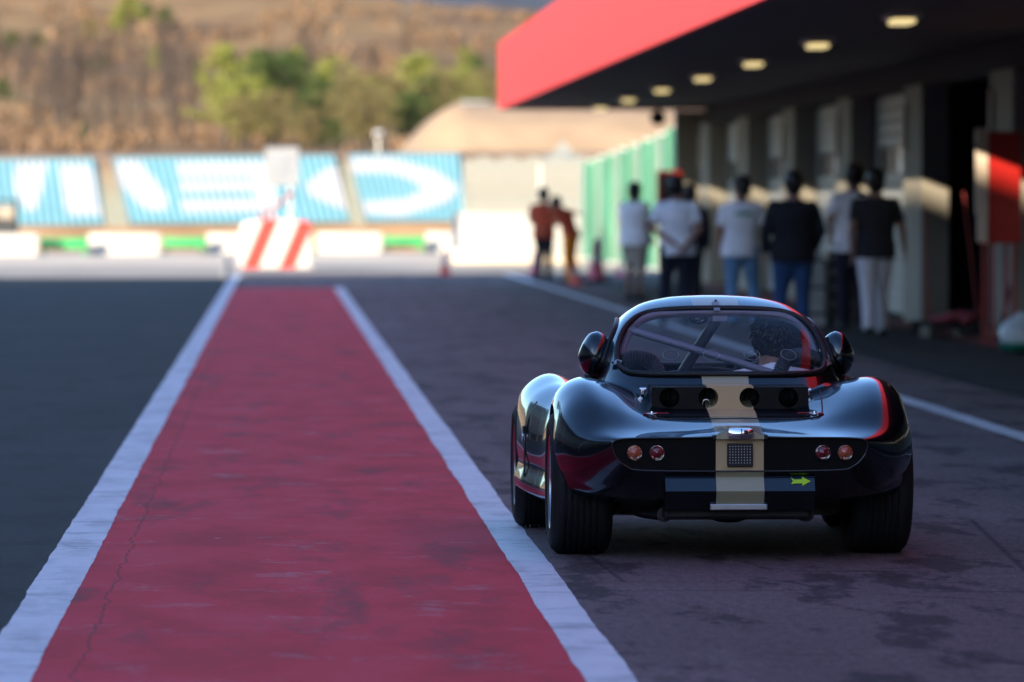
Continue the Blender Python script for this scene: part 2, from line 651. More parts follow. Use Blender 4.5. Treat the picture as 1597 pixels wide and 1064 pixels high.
def hill_mat(name, stops, sc1):
    t = NT(name)
    v = t.coord('Object', (1, 0.55, 1))
    a = t.noise(v, sc1, 6, 0.6)
    b = t.noise(v, sc1 * 6, 5, 0.6)
    c = t.ramp(a, stops)
    c = t.mix(0.6, c, t.ramp(b, [(0.3, (0.5,) * 3), (0.7, (1.35,) * 3)]), 'MULTIPLY')
    t.color(c)
    t.set(roughness=0.95)
    t.b.inputs['Specular IOR Level'].default_value = 0.1
    return t.m


M['hill'] = hill_mat('dry_hillside', [(0.32, (0.14, 0.08, 0.04)), (0.45, (0.28, 0.16, 0.07)), (0.58, (0.40, 0.24, 0.10)), (0.7, (0.20, 0.115, 0.055))], 0.035)
M['far_hill'] = hill_mat('haze_blue_ridge', [(0.35, (0.07, 0.085, 0.11)), (0.6, (0.13, 0.145, 0.17))], 0.004)  # blue-grey stands in for distance haze on the ridge

# ------------------------------------------------------------------ ground and lane
def sheet(name, x0, x1, y0, y1, z, m, label, cat='ground', nx=1, ny=1):
    vs, fs = [], []
    for j in range(ny + 1):
        for i in range(nx + 1):
            vs.append((x0 + (x1 - x0) * i / nx, y0 + (y1 - y0) * j / ny, z))
    for j in range(ny):
        for i in range(nx):
            a = j * (nx + 1) + i
            fs.append((a, a + 1, a + nx + 2, a + nx + 1))
    o = from_py(name, vs, fs, m)
    return tag(o, label, cat, kind='structure')


sheet('ground', -2500, 2500, -400, 5000, -0.03, M['ground'], 'dry brown earth all around the circuit')
sheet('pit_lane', -0.7, 5.65, -260, 119, 0.0, M['asphalt'], 'patched grey asphalt of the pit lane', 'road')
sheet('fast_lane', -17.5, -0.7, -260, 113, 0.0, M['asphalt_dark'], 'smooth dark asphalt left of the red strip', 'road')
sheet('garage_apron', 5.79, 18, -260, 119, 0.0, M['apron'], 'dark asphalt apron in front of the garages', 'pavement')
sheet('drain_channel', 5.65, 5.79, -260, 119, -0.006, M['drain'], 'narrow dark drain running along the apron', 'drain')
sheet('runoff', -60, 60, 134, 170, 0.0, M['concrete'], 'sunlit pale concrete beyond the pit lane', 'pavement')
sheet('lane_exit', -60, 60, 119, 134, 0.0, M['exit_asphalt'], 'sunlit light grey asphalt beyond the pit lane', 'road')
sheet('lane_exit_edge', -60, -0.7, 113, 119, 0.0, M['exit_asphalt'], 'sunlit light grey asphalt beside the lane end', 'road')
sheet('red_wall_strip', 7.35, 7.9, 45, 107, 0.004, M['red_floor'], 'dull red painted floor strip along the garages', 'marking')


def painted(name, x0, x1, y0, y1, z, m, label, jit, seed, cat='marking'):
    r = random.Random(seed)
    vs, fs = [], []
    y = y0
    k = 0
    ys = []
    while y < y1:
        ys.append(y)
        y += max(0.07, 0.004 * y)
    ys.append(y1)
    for i, y in enumerate(ys):
        def j(s):
            a = noise.noise(Vector((y * 0.55, s * 7.3, seed))) * 1.6 + noise.noise(Vector((y * 2.3, s * 3.1, seed + 5))) * 0.8
            return (a + r.uniform(-0.25, 0.25)) * jit
        vs += [(x0 + j(0), y, z), (x1 + j(1), y, z)]
        if i: fs.append((2 * i - 2, 2 * i - 1, 2 * i + 1, 2 * i))
    return tag(from_py(name, vs, fs, m), label, cat, kind='structure')


painted('red_strip', -0.79, 0.98, 5, 99.5, 0.003, M['red_lane'], 'long faded red painted strip with cracks and scuffs', 0.004, 1)
painted('white_line', -0.965, -0.775, 5, 118, 0.006, M['line'], 'white painted line along the dark side of the red strip', 0.0065, 2)
painted('white_line', 0.955, 1.115, 5, 99.5, 0.006, M['line'], 'white painted line between the red strip and the car', 0.0065, 3)
painted('white_line', 4.655, 4.815, 5, 119, 0.005, M['line'], 'white painted line along the garage apron', 0.006, 4)

# ------------------------------------------------------------------ pit building
BAY = 8.7
XW, XD = 7.9, 8.25
SOF = 3.27
YEND = 107.0
FX = 4.16
build = empty('pit_building', (XW, 60, 0))
tag(build, 'long pit garage building with a red canopy along the lane', 'building')
off = Vector((XW, 60, 0))


def bpart(name, fn, m, parent=build, smooth=None):
    bm = bmesh.new()
    fn(bm)
    bmesh.ops.translate(bm, verts=bm.verts[:], vec=-off)
    o = from_bm(name, bm, m, parent, smooth)
    return o


p0 = 69.75
ks = list(range(-11, 5))
bm = bmesh.new(); box2(bm, (0, 0, 0), (0.34, 2.0, SOF - 0.32), 0.01)
pil_me = bpy.data.meshes.new('pillar'); bm.to_mesh(pil_me); bm.free(); pil_me.materials.append(M['wall_paint'])
bm = bmesh.new(); box2(bm, (0, 0, 0), (0.05, 6.66, 0.16), 0.012)
slat_me = bpy.data.meshes.new('slat'); bm.to_mesh(slat_me); bm.free(); slat_me.materials.append(M['door_grey'])
bm = bmesh.new(); box2(bm, (0, 0, 0), (0.03, 0.62, 0.36), 0.01)
pane_me = bpy.data.meshes.new('window_pane'); bm.to_mesh(pane_me); bm.free(); pane_me.materials.append(M['pane'])
bm = bmesh.new(); box2(bm, (0, 0, 0), (0.05, 0.10, 0.62), 0.008)
plate_me = bpy.data.meshes.new('bay_plate'); bm.to_mesh(plate_me); bm.free(); plate_me.materials.append(M['plate_beige'])
for k in ks:
    y = p0 + BAY * k
    if y + 2 > YEND: continue
    o = link('pillar', pil_me, None, build); o.location = Vector((XW, y, 0)) - off
    if k >= -2:
        o2 = link('bay_plate', plate_me, None, o); o2.location = (-0.056, 1.55, 2.12)
    yd = y + 2.02
    if yd + 6.6 > YEND + 0.5: continue
    if k == -1: continue        # the open garage
    bm = bmesh.new()
    box2(bm, (XD + 0.055, yd, 0), (XD + 0.10, yd + 6.66, SOF - 0.32))
    bmesh.ops.translate(bm, verts=bm.verts[:], vec=-off)
    d = from_bm('garage_door', bm, M['door_grey'], build)
    if k >= -1:
        for i in range(17):
            z = 0.02 + i * 0.171
            s = link('slat', slat_me, None, d); s.location = Vector((XD, yd, z)) - off
        for i in range(5):
            s = link('window_pane', pane_me, None, d); s.location = Vector((XD - 0.034, yd + 0.8 + i * 1.1, 1.88)) - off
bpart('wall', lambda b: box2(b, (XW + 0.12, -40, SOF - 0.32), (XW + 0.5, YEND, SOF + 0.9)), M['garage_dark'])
bpart('end_wall', lambda b: box2(b, (7.47, YEND + 0.05, 0), (XW + 0.6, YEND + 0.45, SOF - 0.05), 0.01), M['wall_paint'])
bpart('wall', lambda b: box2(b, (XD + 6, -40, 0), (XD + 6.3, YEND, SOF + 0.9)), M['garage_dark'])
bpart('wall', lambda b: box2(b, (XD + 0.12, YEND - 0.3, 0), (XD + 6, YEND, SOF + 0.9)), M['wall_paint'])
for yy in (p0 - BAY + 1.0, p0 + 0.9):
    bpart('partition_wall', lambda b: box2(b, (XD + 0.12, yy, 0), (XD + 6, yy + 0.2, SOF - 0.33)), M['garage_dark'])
can = bpart('canopy', lambda b: box2(b, (FX + 0.06, -40, SOF + 0.02), (XD + 6.3, YEND - 0.05, SOF + 1.18)), M['soffit'])
# soffit boards running along the lane, each a strip with a shadow gap
nb = 9
for i in range(nb):
    a = FX + 0.07 + (XW + 0.10 - FX - 0.07) * i / nb
    b = FX + 0.07 + (XW + 0.10 - FX - 0.07) * (i + 1) / nb - 0.012
    bpart('soffit_board', lambda bb: box2(bb, (a, -40, SOF), (b, YEND - 0.05, SOF + 0.018)), M['soffit'], can)
npan = 14
for i in range(npan):
    L = (YEND + 40) / npan
    a = -40 + L * i
    bpart('fascia_panel', lambda bb: box2(bb, (FX - 0.03, a, SOF - 0.04), (FX + 0.055, a + L - 0.004, SOF + 1.22), 0.0), M['red_fascia'], can)
bpart('fascia_end', lambda bb: box2(bb, (FX + 0.058, YEND - 0.045, SOF - 0.04), (XD + 6.3, YEND + 0.04, SOF + 1.22)), M['red_fascia'], can)

# ceiling lights under the canopy
bm = bmesh.new(); box2(bm, (-0.15, -0.42, -0.05), (0.15, 0.42, 0.0), 0.012)
lh = bpy.data.meshes.new('housing'); bm.to_mesh(lh); bm.free(); lh.materials.append(M['white_metal'])
bm = bmesh.new()
box2(bm, (-0.10, -0.32, -0.10), (0.10, 0.32, -0.052), 0.02)
ld = bpy.data.meshes.new('diffuser'); bm.to_mesh(ld); bm.free(); ld.materials.append(M['lamp_glow'])
for k in range(-2, 7):
    y = 53.5 + 8.4 * k
    e = empty('ceiling_light', (5.87, y, SOF))
    ordn = ['farthest light fixture glowing at the far canopy end'] + [w + ' light fixture counted from the far canopy end' for w in ('second', 'third', 'fourth', 'fifth', 'sixth', 'seventh', 'eighth', 'ninth')]
    tag(e, ordn[6 - k], 'ceiling light', 'lights under the canopy')
    link('housing', lh, None, e); link('diffuser', ld, None, e)

# dome speaker hung at the canopy end
e = empty('dome_speaker', (GX(1026, 105.5), 105.5, SOF))
tag(e, 'black round speaker hanging at the far canopy end', 'speaker')
bm = bmesh.new(); cyl(bm, (0, 0, 0), (0, 0, -0.1), 0.03); from_bm('bracket', bm, M['dark'], e)
bm = bmesh.new(); sph(bm, (0, 0, -0.21), (0.15, 0.15, 0.14)); from_bm('dome', bm, M['dark'], e, 60)
bm = bmesh.new(); cyl(bm, (0, 0, -0.10), (0, 0, -0.13), 0.1, 0.14, 20); from_bm('collar', bm, M['oily'], e, 40)

# ------------------------------------------------------------------ grandstand across the track (shades the lane)
gs = empty('grandstand', (-20, 10, 0))
tag(gs, 'tall roofed grandstand on the far side of the lane', 'grandstand')
go = Vector((-20, 10, 0))


def gpart(name, fn, m):
    bm = bmesh.new(); fn(bm)
    bmesh.ops.translate(bm, verts=bm.verts[:], vec=-go)
    return from_bm(name, bm, m, gs)


GY0, GY1 = -200.0, 77.0
gpart('wall', lambda b: box2(b, (-22.6, GY0, 0), (-22.2, GY1, 12.9)), M['stand_wall'])
gpart('wall', lambda b: box2(b, (-22.2, GY1 - 0.3, 0), (-18.0, GY1, 11.5)), M['stand_wall'])
def roof(b):
    vs = [b.verts.new(p) for p in [(-23, GY0, 13.1), (-18, GY0, 11.2), (-18, GY1, 11.2), (-23, GY1, 13.1), (-23, GY0, 13.5), (-18, GY0, 11.6), (-18, GY1, 11.6), (-23, GY1, 13.5)]]
    for f in [(3, 2, 1, 0), (4, 5, 6, 7), (0, 1, 5, 4), (1, 2, 6, 5), (2, 3, 7, 6), (3, 0, 4, 7)]: b.faces.new([vs[i] for i in f])
gpart('roof', roof, M['stand_wall'])
for i in range(8):
    gpart('seat_row', lambda b: box2(b, (-18.0 - 0.52 * (i + 1), GY0, 1.2), (-18.0 - 0.52 * i - 0.01, GY1 - 0.32, 1.7 + 0.45 * i)), M['stand_seat'])
for i in range(24):
    yy = GY0 + 1 + (GY1 - GY0 - 2.5) * i / 23
    gpart('column', lambda b: cyl(b, (-18.25, yy, 0), (-18.25, yy, 11.2), 0.16), M['white_metal'])

# ------------------------------------------------------------------ bank, seat blocks with letters, hills
def lerp_tab(tab, x):
    if x <= tab[0][0]: return tab[0][1]
    for (a, b), (c, d) in zip(tab, tab[1:]):
        if x <= c: return b + (d - b) * (x - a) / (c - a)
    return tab[-1][1]


TL = [(171, 366), (172, 356), (180, 246), (183, 240), (196, 242), (220, 236), (300, 190), (400, 122), (520, 40), (620, -12), (720, -30), (900, -34)]
TR = [(171, 360), (172, 350), (180, 243), (183, 236), (196, 240), (220, 236), (300, 198), (400, 128), (520, 58), (620, 22), (720, 28), (900, 60)]


def hill_z(x, y):
    px = VPX + x * F / y
    t = min(1, max(0, (px - 350) / 420)); t = t * t * (3 - 2 * t)
    py = lerp_tab(TL, y) * (1 - t) + lerp_tab(TR, y) * t
    z = CAM_Z + (VPY - py) * y / F
    if y > 200:
        k = min(1, (y - 200) / 120)
        z += k * (noise.noise(Vector((x * 0.03, y * 0.012, 3))) * 1.3 + noise.noise(Vector((x * 0.1, y * 0.04, 8))) * 0.4)
    return z


ysv = [171, 172, 174, 176, 178, 180, 181.5, 183, 188, 196, 205] + [205 + 8 * i for i in range(1, 88)]
nx = 150
vs, fs = [], []
for y in ysv:
    for i in range(nx + 1):
        x = -70 + 190 * i / nx
        x *= y / 300 + 0.4
        z = hill_z(x, y) if y > 171 else 0.0
        vs.append((x, y, z))
mi = []
for j in range(len(ysv) - 1):
    for i in range(nx):
        a = j * (nx + 1) + i
        fs.append((a, a + 1, a + nx + 2, a + nx + 1))
        mi.append(0 if ysv[j + 1] <= 196 else 1)
o = from_py('hill', vs, fs, [M['grass_dry'], M['hill']], None, 80, mi)
tag(o, 'dry brown hillside rising behind the circuit', 'hill', kind='structure')
# added unseen rise behind the viewpoint, blocking the low horizon sky
vs, fs = [], []
for j in range(9):
    for i in range(61):
        x = -420 + 840 * i / 60
        t = j / 8
        vs.append((x, -285 - 140 * t, -0.5 + 44 * math.sin(t * math.pi / 2) * (0.85 + 0.3 * noise.noise(Vector((x * 0.008, 0, 7)))) if j else -0.5))
for j in range(8):
    for i in range(60):
        a = j * 61 + i
        fs.append((a, a + 1, a + 62, a + 61))
o = from_py('sky_block_hill', vs, fs, M['hill'], None, 80)
tag(o, 'added unseen hill behind the viewpoint blocking low sky', 'hill', kind='structure')
# far ridge, distance haze put into its colour
vs, fs = [], []
for j in range(13):
    for i in range(121):
        x = -900 + 2600 * i / 120
        y = 2300 + 90 * j
        t = j / 12
        z = 30 + 150 * math.sin(t * math.pi * 0.5) * (0.85 + 0.35 * noise.noise(Vector((x * 0.003, 0, 1)))) + 12 * noise.noise(Vector((x * 0.01, y * 0.01, 4)))
        vs.append((x, y, z if j else -5))
for j in range(12):
    for i in range(120):
        a = j * 121 + i
        fs.append((a, a + 1, a + 122, a + 121))
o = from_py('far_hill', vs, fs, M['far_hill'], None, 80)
tag(o, 'distant ridge with haze blue in its colour above the hillside', 'hill', kind='structure')
# sandy mound at the right
vs, fs = [], []
for j in range(16):
    for i in range(81):
        y = 186 + 2.0 * j
        x = 2.8 + 32 * i / 80
        t = min(1, max(0, (x - 3.5) / 2.5))
        t = t * 0.75 + 0.25 * t * t * (3 - 2 * t)
        u = min(1, j / 3.0)
        z = 2.6 + (2.25 * t) * math.sin(u * math.pi / 2) + 0.06 * noise.noise(Vector((x, y * 0.5, 2)))
        vs.append((x, y, z if (j and i) else 2.2))
for j in range(15):
    for i in range(80):
        a = j * 81 + i
        fs.append((a, a + 1, a + 82, a + 81))
o = from_py('sand_mound', vs, fs, M['mound'], None, 60)
tag(o, 'smooth sandy earth mound behind the white fence', 'mound', kind='structure')


def inpoly(x, y, poly):
    c = False
    n = len(poly)
    for i in range(n):
        (x1, y1), (x2, y2) = poly[i], poly[(i + 1) % n]
        if (y1 > y) != (y2 > y) and x < (x2 - x1) * (y - y1) / (y2 - y1) + x1: c = not c
    return c


LET = [
    [(23, 253), (72, 253), (66, 290), (54, 328), (37, 328), (19, 290)],
    [(91, 255), (139, 255), (155, 334), (103, 334)],
    [(180, 251), (217, 251), (259, 303), (259, 328), (223, 325), (186, 286)],
    [(273, 252), (425, 250), (427, 274), (275, 276)], [(277, 282), (425, 280), (427, 298), (279, 299)],
    [(280, 309), (425, 307), (428, 328), (283, 329)], [(392, 251), (425, 250), (428, 328), (396, 328)],
    [(474, 286), (500, 266), (513, 258), (524, 256), (528, 275), (532, 292), (541, 328), (526, 322), (500, 312), (478, 301)],
    [(545, 247), (607, 244), (676, 263), (717, 291), (698, 313), (629, 335), (570, 333), (566, 313), (629, 308), (660, 294), (638, 278), (601, 267), (548, 269)],
]


def seat_block(corners, label, cols):
    (tl, tr, br, bl) = corners
    rows = 36
    vs, fs, mi = [], [], []
    for j in range(rows + 1):
        b = j / rows
        for i in range(cols + 1):
            a = i / cols
            px = (tl[0] * (1 - a) + tr[0] * a) * (1 - b) + (bl[0] * (1 - a) + br[0] * a) * b
            py = (tl[1] * (1 - a) + tr[1] * a) * (1 - b) + (bl[1] * (1 - a) + br[1] * a) * b
            D = 179.6 - 7.4 * b - (0.16 if (i // 2) % 2 == 0 else 0.0)
            vs.append(P(px, py, D))
            if i < cols and j < rows:
                k = j * (cols + 1) + i
                fs.append((k, k + cols + 1, k + cols + 2, k + 1))
                mi.append(1 if any(inpoly(px, py, L) for L in LET) else 0)
    o = empty('seating_block', vs[rows * (cols + 1)])
    tag(o, label, 'seating', 'blue seating blocks on the bank')
    v2 = [v - Vector(o.location) for v in vs]
    s = from_py('slatted_front', v2, fs, [M['blue_seat'], M['white_seat']], o, None, mi)
    bm = bmesh.new()
    e = [P(tl[0], tl[1], 179.8), P(tr[0], tr[1], 179.8), P(br[0], br[1], 172.4), P(bl[0], bl[1], 172.4)]
    n = (e[1] - e[0]).cross(e[3] - e[0]).normalized()
    if n.y < 0: n = -n
    a = [bm.verts.new(p - Vector(o.location)) for p in e]
    b = [bm.verts.new(p + n * 0.25 - Vector(o.location)) for p in e]
    bm.faces.new(a); bm.faces.new(b[::-1])
    for i in range(4): bm.faces.new((a[i], b[i], b[(i + 1) % 4], a[(i + 1) % 4]))
    from_bm('backing', bm, M['stand_wall'], o)
    return o


seat_block([(-60, 250), (147, 247), (163, 350), (-50, 352)], 'pale blue slatted block with a broad white upright, beside the dark cart', 70)
seat_block([(175, 246), (520, 242), (545, 346), (202, 349)], 'long pale blue slatted block with three white bars', 120)
seat_block([(543, 241), (716, 239), (728, 344), (570, 346)], 'pale blue slatted block with a big white curve', 66)
for (a, b, c, d, lab) in [((148, 260), (176, 259), (203, 349), (164, 350), 'grey stair aisle beside the block with a white upright'),
                     ((521, 254), (544, 253), (571, 346), (546, 346), 'grey stair aisle beside the block with a white curve')]:
    t = empty('stair_aisle', P(d[0], d[1], 172))
    tag(t, lab, 'stairs', 'stair aisles between the seating blocks')
    tr_ = Vector(t.location)
    n = 14
    for i in range(n):
        f0, f1 = i / n, (i + 1) / n
        def q(f, A, B): return (A[0] * (1 - f) + B[0] * f, A[1] * (1 - f) + B[1] * f)
        l0, r0 = q(f0, d, a), q(f0, c, b)
        l1 = q(f1, d, a)
        D0 = 172.2 + 7.2 * f0
        A_ = P(l0[0], l0[1], D0); B_ = P(r0[0], r0[1], D0); T_ = P(l1[0], l1[1], D0)
        bm = bmesh.new()
        box2(bm, Vector((A_.x, D0, A_.z - 0.1)) - tr_, Vector((B_.x, D0 + 0.6, T_.z)) - tr_)
        from_bm('step', bm, M['aisle'], t)

# ------------------------------------------------------------------ vegetation
def make_tree(kind, seed):
    r = random.Random(seed)
    bt = bmesh.new()
    bc = bmesh.new()
    H = 1.0
    lean = Vector((r.uniform(-.05, .05), r.uniform(-.05, .05), 0))
    def trunk_pt(t): return Vector((0, 0, t * H * 0.92)) + lean * t * t + Vector((0.012 * math.sin(t * 9 + seed), 0.012 * math.cos(t * 7), 0))
    tube(bt, [trunk_pt(i / 9) for i in range(10)], 0.02, 7, False, lambda i: 0.034 * (1 - 0.085 * i))
    def leafquad(p, s, nrm=None):
        d = Vector((r.gauss(0, 1), r.gauss(0, 1), r.gauss(0, 1))).normalized()
        x = d.orthogonal().normalized(); y = d.cross(x)
        e = s * r.uniform(0.6, 1.3)
        bc.faces.new([bc.verts.new(p + x * e), bc.verts.new(p + y * e * 0.55), bc.verts.new(p - x * e), bc.verts.new(p - y * e * 0.55)])
    if kind in ('pine', 'olive'):
        nl = 26
        for i in range(nl):
            t = 0.25 + 0.72 * i / nl + r.uniform(-.02, .02)
            a = i * 2.4 + r.uniform(-.4, .4)
            if kind == 'pine': L = 0.30 * (1.12 - t) ** 0.75 * r.uniform(0.7, 1.2) + 0.03
            else: L = 0.34 * math.sin(min(1, max(0.08, (t - 0.15) / 0.85)) * math.pi) ** 0.6 * r.uniform(0.7, 1.15)
            b = trunk_pt(t)
            e = b + Vector((math.cos(a) * L, math.sin(a) * L, L * r.uniform(0.05, 0.45)))
            tube(bt, [b, b.lerp(e, 0.5) + Vector((0, 0, -0.01)), e], 0.005, 4, False, lambda i: 0.008 - 0.003 * i)
            for c in range(4):
                f = 0.3 + 0.25 * c
                cc = b.lerp(e, min(1.05, f)) + Vector((r.gauss(0, .018), r.gauss(0, .018), r.gauss(0, .015)))
                rr = 0.055 * r.uniform(0.7, 1.4)
                for q in range(34):
                    d = Vector((r.gauss(0, 1), r.gauss(0, 1), r.gauss(0, .7)))
                    leafquad(cc + d * rr * 0.55, 0.016)
        for q in range(90):
            leafquad(trunk_pt(0.94) + Vector((r.gauss(0, .03), r.gauss(0, .03), r.gauss(0.02, .035))), 0.016)
    else:
        for i in range(30):
            t = 0.22 + 0.75 * i / 30
            a = i * 2.4 + r.uniform(-.5, .5)
            L = 0.26 * (1.15 - t) * r.uniform(0.7, 1.3) + 0.05
            b = trunk_pt(t)
            e = b + Vector((math.cos(a) * L * 0.7, math.sin(a) * L * 0.7, L * 0.9))
            tube(bt, [b, e], 0.004, 4, False, lambda i: 0.007 - 0.005 * i)
            for k in range(10):
                s = b.lerp(e, r.uniform(0.3, 1))
                d = Vector((r.gauss(0, .045), r.gauss(0, .045), abs(r.gauss(0.04, .04))))
                x = d.orthogonal().normalized() * 0.004
                bc.faces.new([bc.verts.new(s - x), bc.verts.new(s + x), bc.verts.new(s + d)])
            for k in range(6):
                leafquad(b.lerp(e, r.uniform(0.4, 1.1)) + Vector((r.gauss(0, .03), r.gauss(0, .03), r.gauss(0, .03))), 0.007)
    mt = bpy.data.meshes.new('trunk'); bt.to_mesh(mt); bt.free(); mt.materials.append(M['bark'])
    mc = bpy.data.meshes.new('crown'); bc.to_mesh(mc); bc.free()
    return mt, mc


def crown_mats(mc, m):
    c = mc.copy(); c.materials.clear(); c.materials.append(m); return c


pv = [make_tree('pine', s) for s in (11, 12, 13)]
ov = [make_tree('olive', s) for s in (21, 22)]
bv = [make_tree('bare', s) for s in (31, 32, 33)]
V = {
    'bright': [(a, crown_mats(b, M['pine_a'])) for a, b in pv],
    'dark': [(a, crown_mats(b, M['pine_b'])) for a, b in pv],
    'olive': [(a, crown_mats(b, M['pine_c'])) for a, b in ov],
    'green': [(a, crown_mats(b, M['pine_a'])) for a, b in ov],
    'bare': [(a, crown_mats(b, M['twig'])) for a, b in bv],
}
LBL = {
    'bright': ('pine_tree', 'bright yellow-green pine standing on the dry hillside', 'tree', 'bright pines on the hillside'),
    'dark': ('pine_tree', 'dark green pine standing on the dry hillside', 'tree', 'dark pines on the hillside'),
    'olive': ('leafy_tree', 'olive brown leafy tree standing on the dry hillside', 'tree', 'olive trees on the hillside'),
    'green': ('leafy_tree', 'round light green leafy tree on the dry hillside', 'tree', 'green leafy trees on the hillside'),
    'bare': ('bare_tree', 'bare grey-brown tree standing on the dry hillside', 'tree', 'bare trees on the hillside'),
}


def depth_for(px, py, lo=190, hi=640):
    best = None
    d = lo
    while d < hi:
        x = GX(px, d)
        z = hill_z(x, d)
        yy = VPY - (z - CAM_Z) * F / d
        if best is None or abs(yy - py) < best[0]: best = (abs(yy - py), d)
        d += 2
    return best[1]


def tree(kind, px, base, hpx, wide=1.0):
    D = depth_for(px, base)
    x = GX(px, D)
    n, lab, cat, grp = LBL[kind]
    e = empty(n, (x, D, hill_z(x, D) - 0.1), rnd.uniform(0, 6.28))
    tag(e, lab, cat, grp)
    h = hpx * D / F
    e.scale = (h * wide, h * wide, h)
    a, b = rnd.choice(V[kind])
    link('trunk', a, None, e); link('crown', b, None, e)


for (k, px, b, h, w) in [
        ('bright', 352, 232, 178, 1.0), ('green', 385, 236, 130, 1.2), ('dark', 418, 228, 165, 1.3), ('bright', 402, 150, 80, 1.3),
        ('dark', 455, 224, 160, 1.2), ('bright', 468, 150, 85, 1.2), ('olive', 430, 238, 110, 1.3), ('olive', 375, 238, 100, 1.2),
        ('dark', 500, 232, 125, 1.2), ('green', 522, 160, 78, 1.2), ('bright', 505, 190, 100, 1.2), ('olive', 545, 235, 120, 1.3),
        ('green', 560, 222, 110, 1.1), ('olive', 590, 220, 118, 1.2), ('dark', 600, 215, 95, 1.1), ('bright', 650, 222, 152, 1.3),
        ('dark', 668, 228, 120, 1.1), ('olive', 625, 225, 110, 1.2), ('bright', 726, 130, 62, 1.2), ('olive', 700, 190, 90, 1.3),
        ('bright', 200, 58, 78, 1.3), ('bright', 185, 60, 50, 1.2), ('dark', 228, 40, 40, 1.5), ('dark', 258, 42, 36, 1.5),
        ('bright', 246, 118, 50, 1.3), ('bright', 308, 140, 42, 1.3), ('dark', 298, 120, 46, 1.2), ('olive', 142, 70, 45, 1.3),
        ('dark', 20, 90, 45, 2.0), ('dark', 55, 82, 36, 2.0), ('dark', 5, 165, 45, 1.8), ('dark', 155, 120, 42, 1.8),
        ('dark', 133, 222, 40, 1.0), ('olive', 480, 238, 80, 1.2), ('dark', 520, 238, 60, 1.5), ('olive', 690, 228, 125, 1.3), ('green', 716, 205, 105, 1.2), ('olive', 745, 200, 95, 1.4), ('dark', 640, 232, 100, 1.2), ('olive', 570, 238, 110, 1.3), ('olive', 760, 160, 60, 1.5), ('dark', 745, 130, 50, 1.3)]:
    tree(k, px, b, h, w)
rb = random.Random(99)
for i in range(75):
    px = rb.uniform(-10, 340) if i < 55 else rb.uniform(340, 770)
    b = rb.uniform(95, 236) if i < 55 else rb.uniform(120, 236)
    tree('bare', px, b, rb.uniform(55, 130) * (0.6 + 0.4 * b / 236), rb.uniform(0.8, 1.3))
# dry brush: one mass of stems over the hillside
vs, fs = [], []
rb = random.Random(5)
for i in range(3000):
    px = rb.uniform(-60, 830)
    D = 206 + 400 * rb.random() ** 1.2
    x = GX(px, D)
    if noise.noise(Vector((x * 0.09, D * 0.035, 1))) < 0.02: continue
    z = hill_z(x, D)
    s = rb.uniform(0.2, 0.7) * (0.4 + D / 400)
    for k in range(7):
        a = rb.uniform(0, 6.28)
        o_ = Vector((rb.gauss(0, .25), rb.gauss(0, .25), 0)) * s
        t_ = Vector((x, D, z - 0.05)) + o_
        w_ = Vector((math.cos(a), math.sin(a), 0)) * s * 0.09
        top = t_ + Vector((rb.gauss(0, .22), rb.gauss(0, .22), rb.uniform(.5, 1.0))) * s
        n = len(vs)
        vs += [t_ - w_, t_ + w_, top + w_ * 1.6, top - w_ * 1.6]
        fs.append((n, n + 1, n + 2, n + 3))
o = from_py('dry_brush', vs, fs, M['brush'])
tag(o, 'dry brown brush scattered over the hillside', 'brush', kind='stuff')

# ------------------------------------------------------------------ circuit furniture in the sun
def placed(name, label, cat, loc, group=None, rz=0.0):
    return tag(empty(name, loc, rz), label, cat, group)


# low white wall blocks with green rails between them
segs = [(-40, 60, 'w'), (63, 136, 'g'), (138, 250, 'w'), (254, 321, 'g'), (323, 378, 'w'), (484, 492, 'g'), (495, 596, 'w'), (598, 662, 'g'), (664, 712, 'w')]
wl = {0: 'white wall block in front of the dark cart', 2: 'white wall block between two green rails near the stair aisle',
      4: 'white wall block beside the striped barrier end', 6: 'white wall block in front of the white-curve seating', 8: 'short white wall block against the long white wall'}
gl = {1: 'green rail between wall blocks near the dark cart', 3: 'green rail between wall blocks below the three white bars',
      5: 'short green rail behind the striped barrier', 7: 'green rail between wall blocks below the white curve'}
for i, (a, b, k) in enumerate(segs):
    f = min(1, max(0, a / 700))
    D = 158 + 10 * f
    xa, xb = GX(a, D), GX(b, D)
    c = (xa + xb) / 2
    if k == 'w':
        o = placed('wall_block', wl[i], 'barrier', (c, D, 0), 'white wall blocks')
        bm = bmesh.new(); box2(bm, (xa - c, -0.2, 0), (xb - c, 0.2, 0.62), 0.04); from_bm('block', bm, M['white_block'], o, 40)
        bm = bmesh.new(); box2(bm, (xa - c + 0.02, -0.3, 0), (xb - c - 0.02, 0.3, 0.14), 0.03); from_bm('foot', bm, M['white_block'], o, 40)
    else:
        o = placed('green_rail', gl[i], 'rail', (c, D + 0.05, 0), 'green rails')
        bm = bmesh.new(); box2(bm, (xa - c, -0.06, 0.18), (xb - c, 0.06, 0.48), 0.02); from_bm('beam', bm, M['green_paint'], o, 40)
        for s in (xa - c + 0.08, xb - c - 0.08):
            bm = bmesh.new(); box2(bm, (s - 0.04, 0.065, 0.0), (s + 0.04, 0.15, 0.52), 0.01); from_bm('post', bm, M['green_paint'], o)


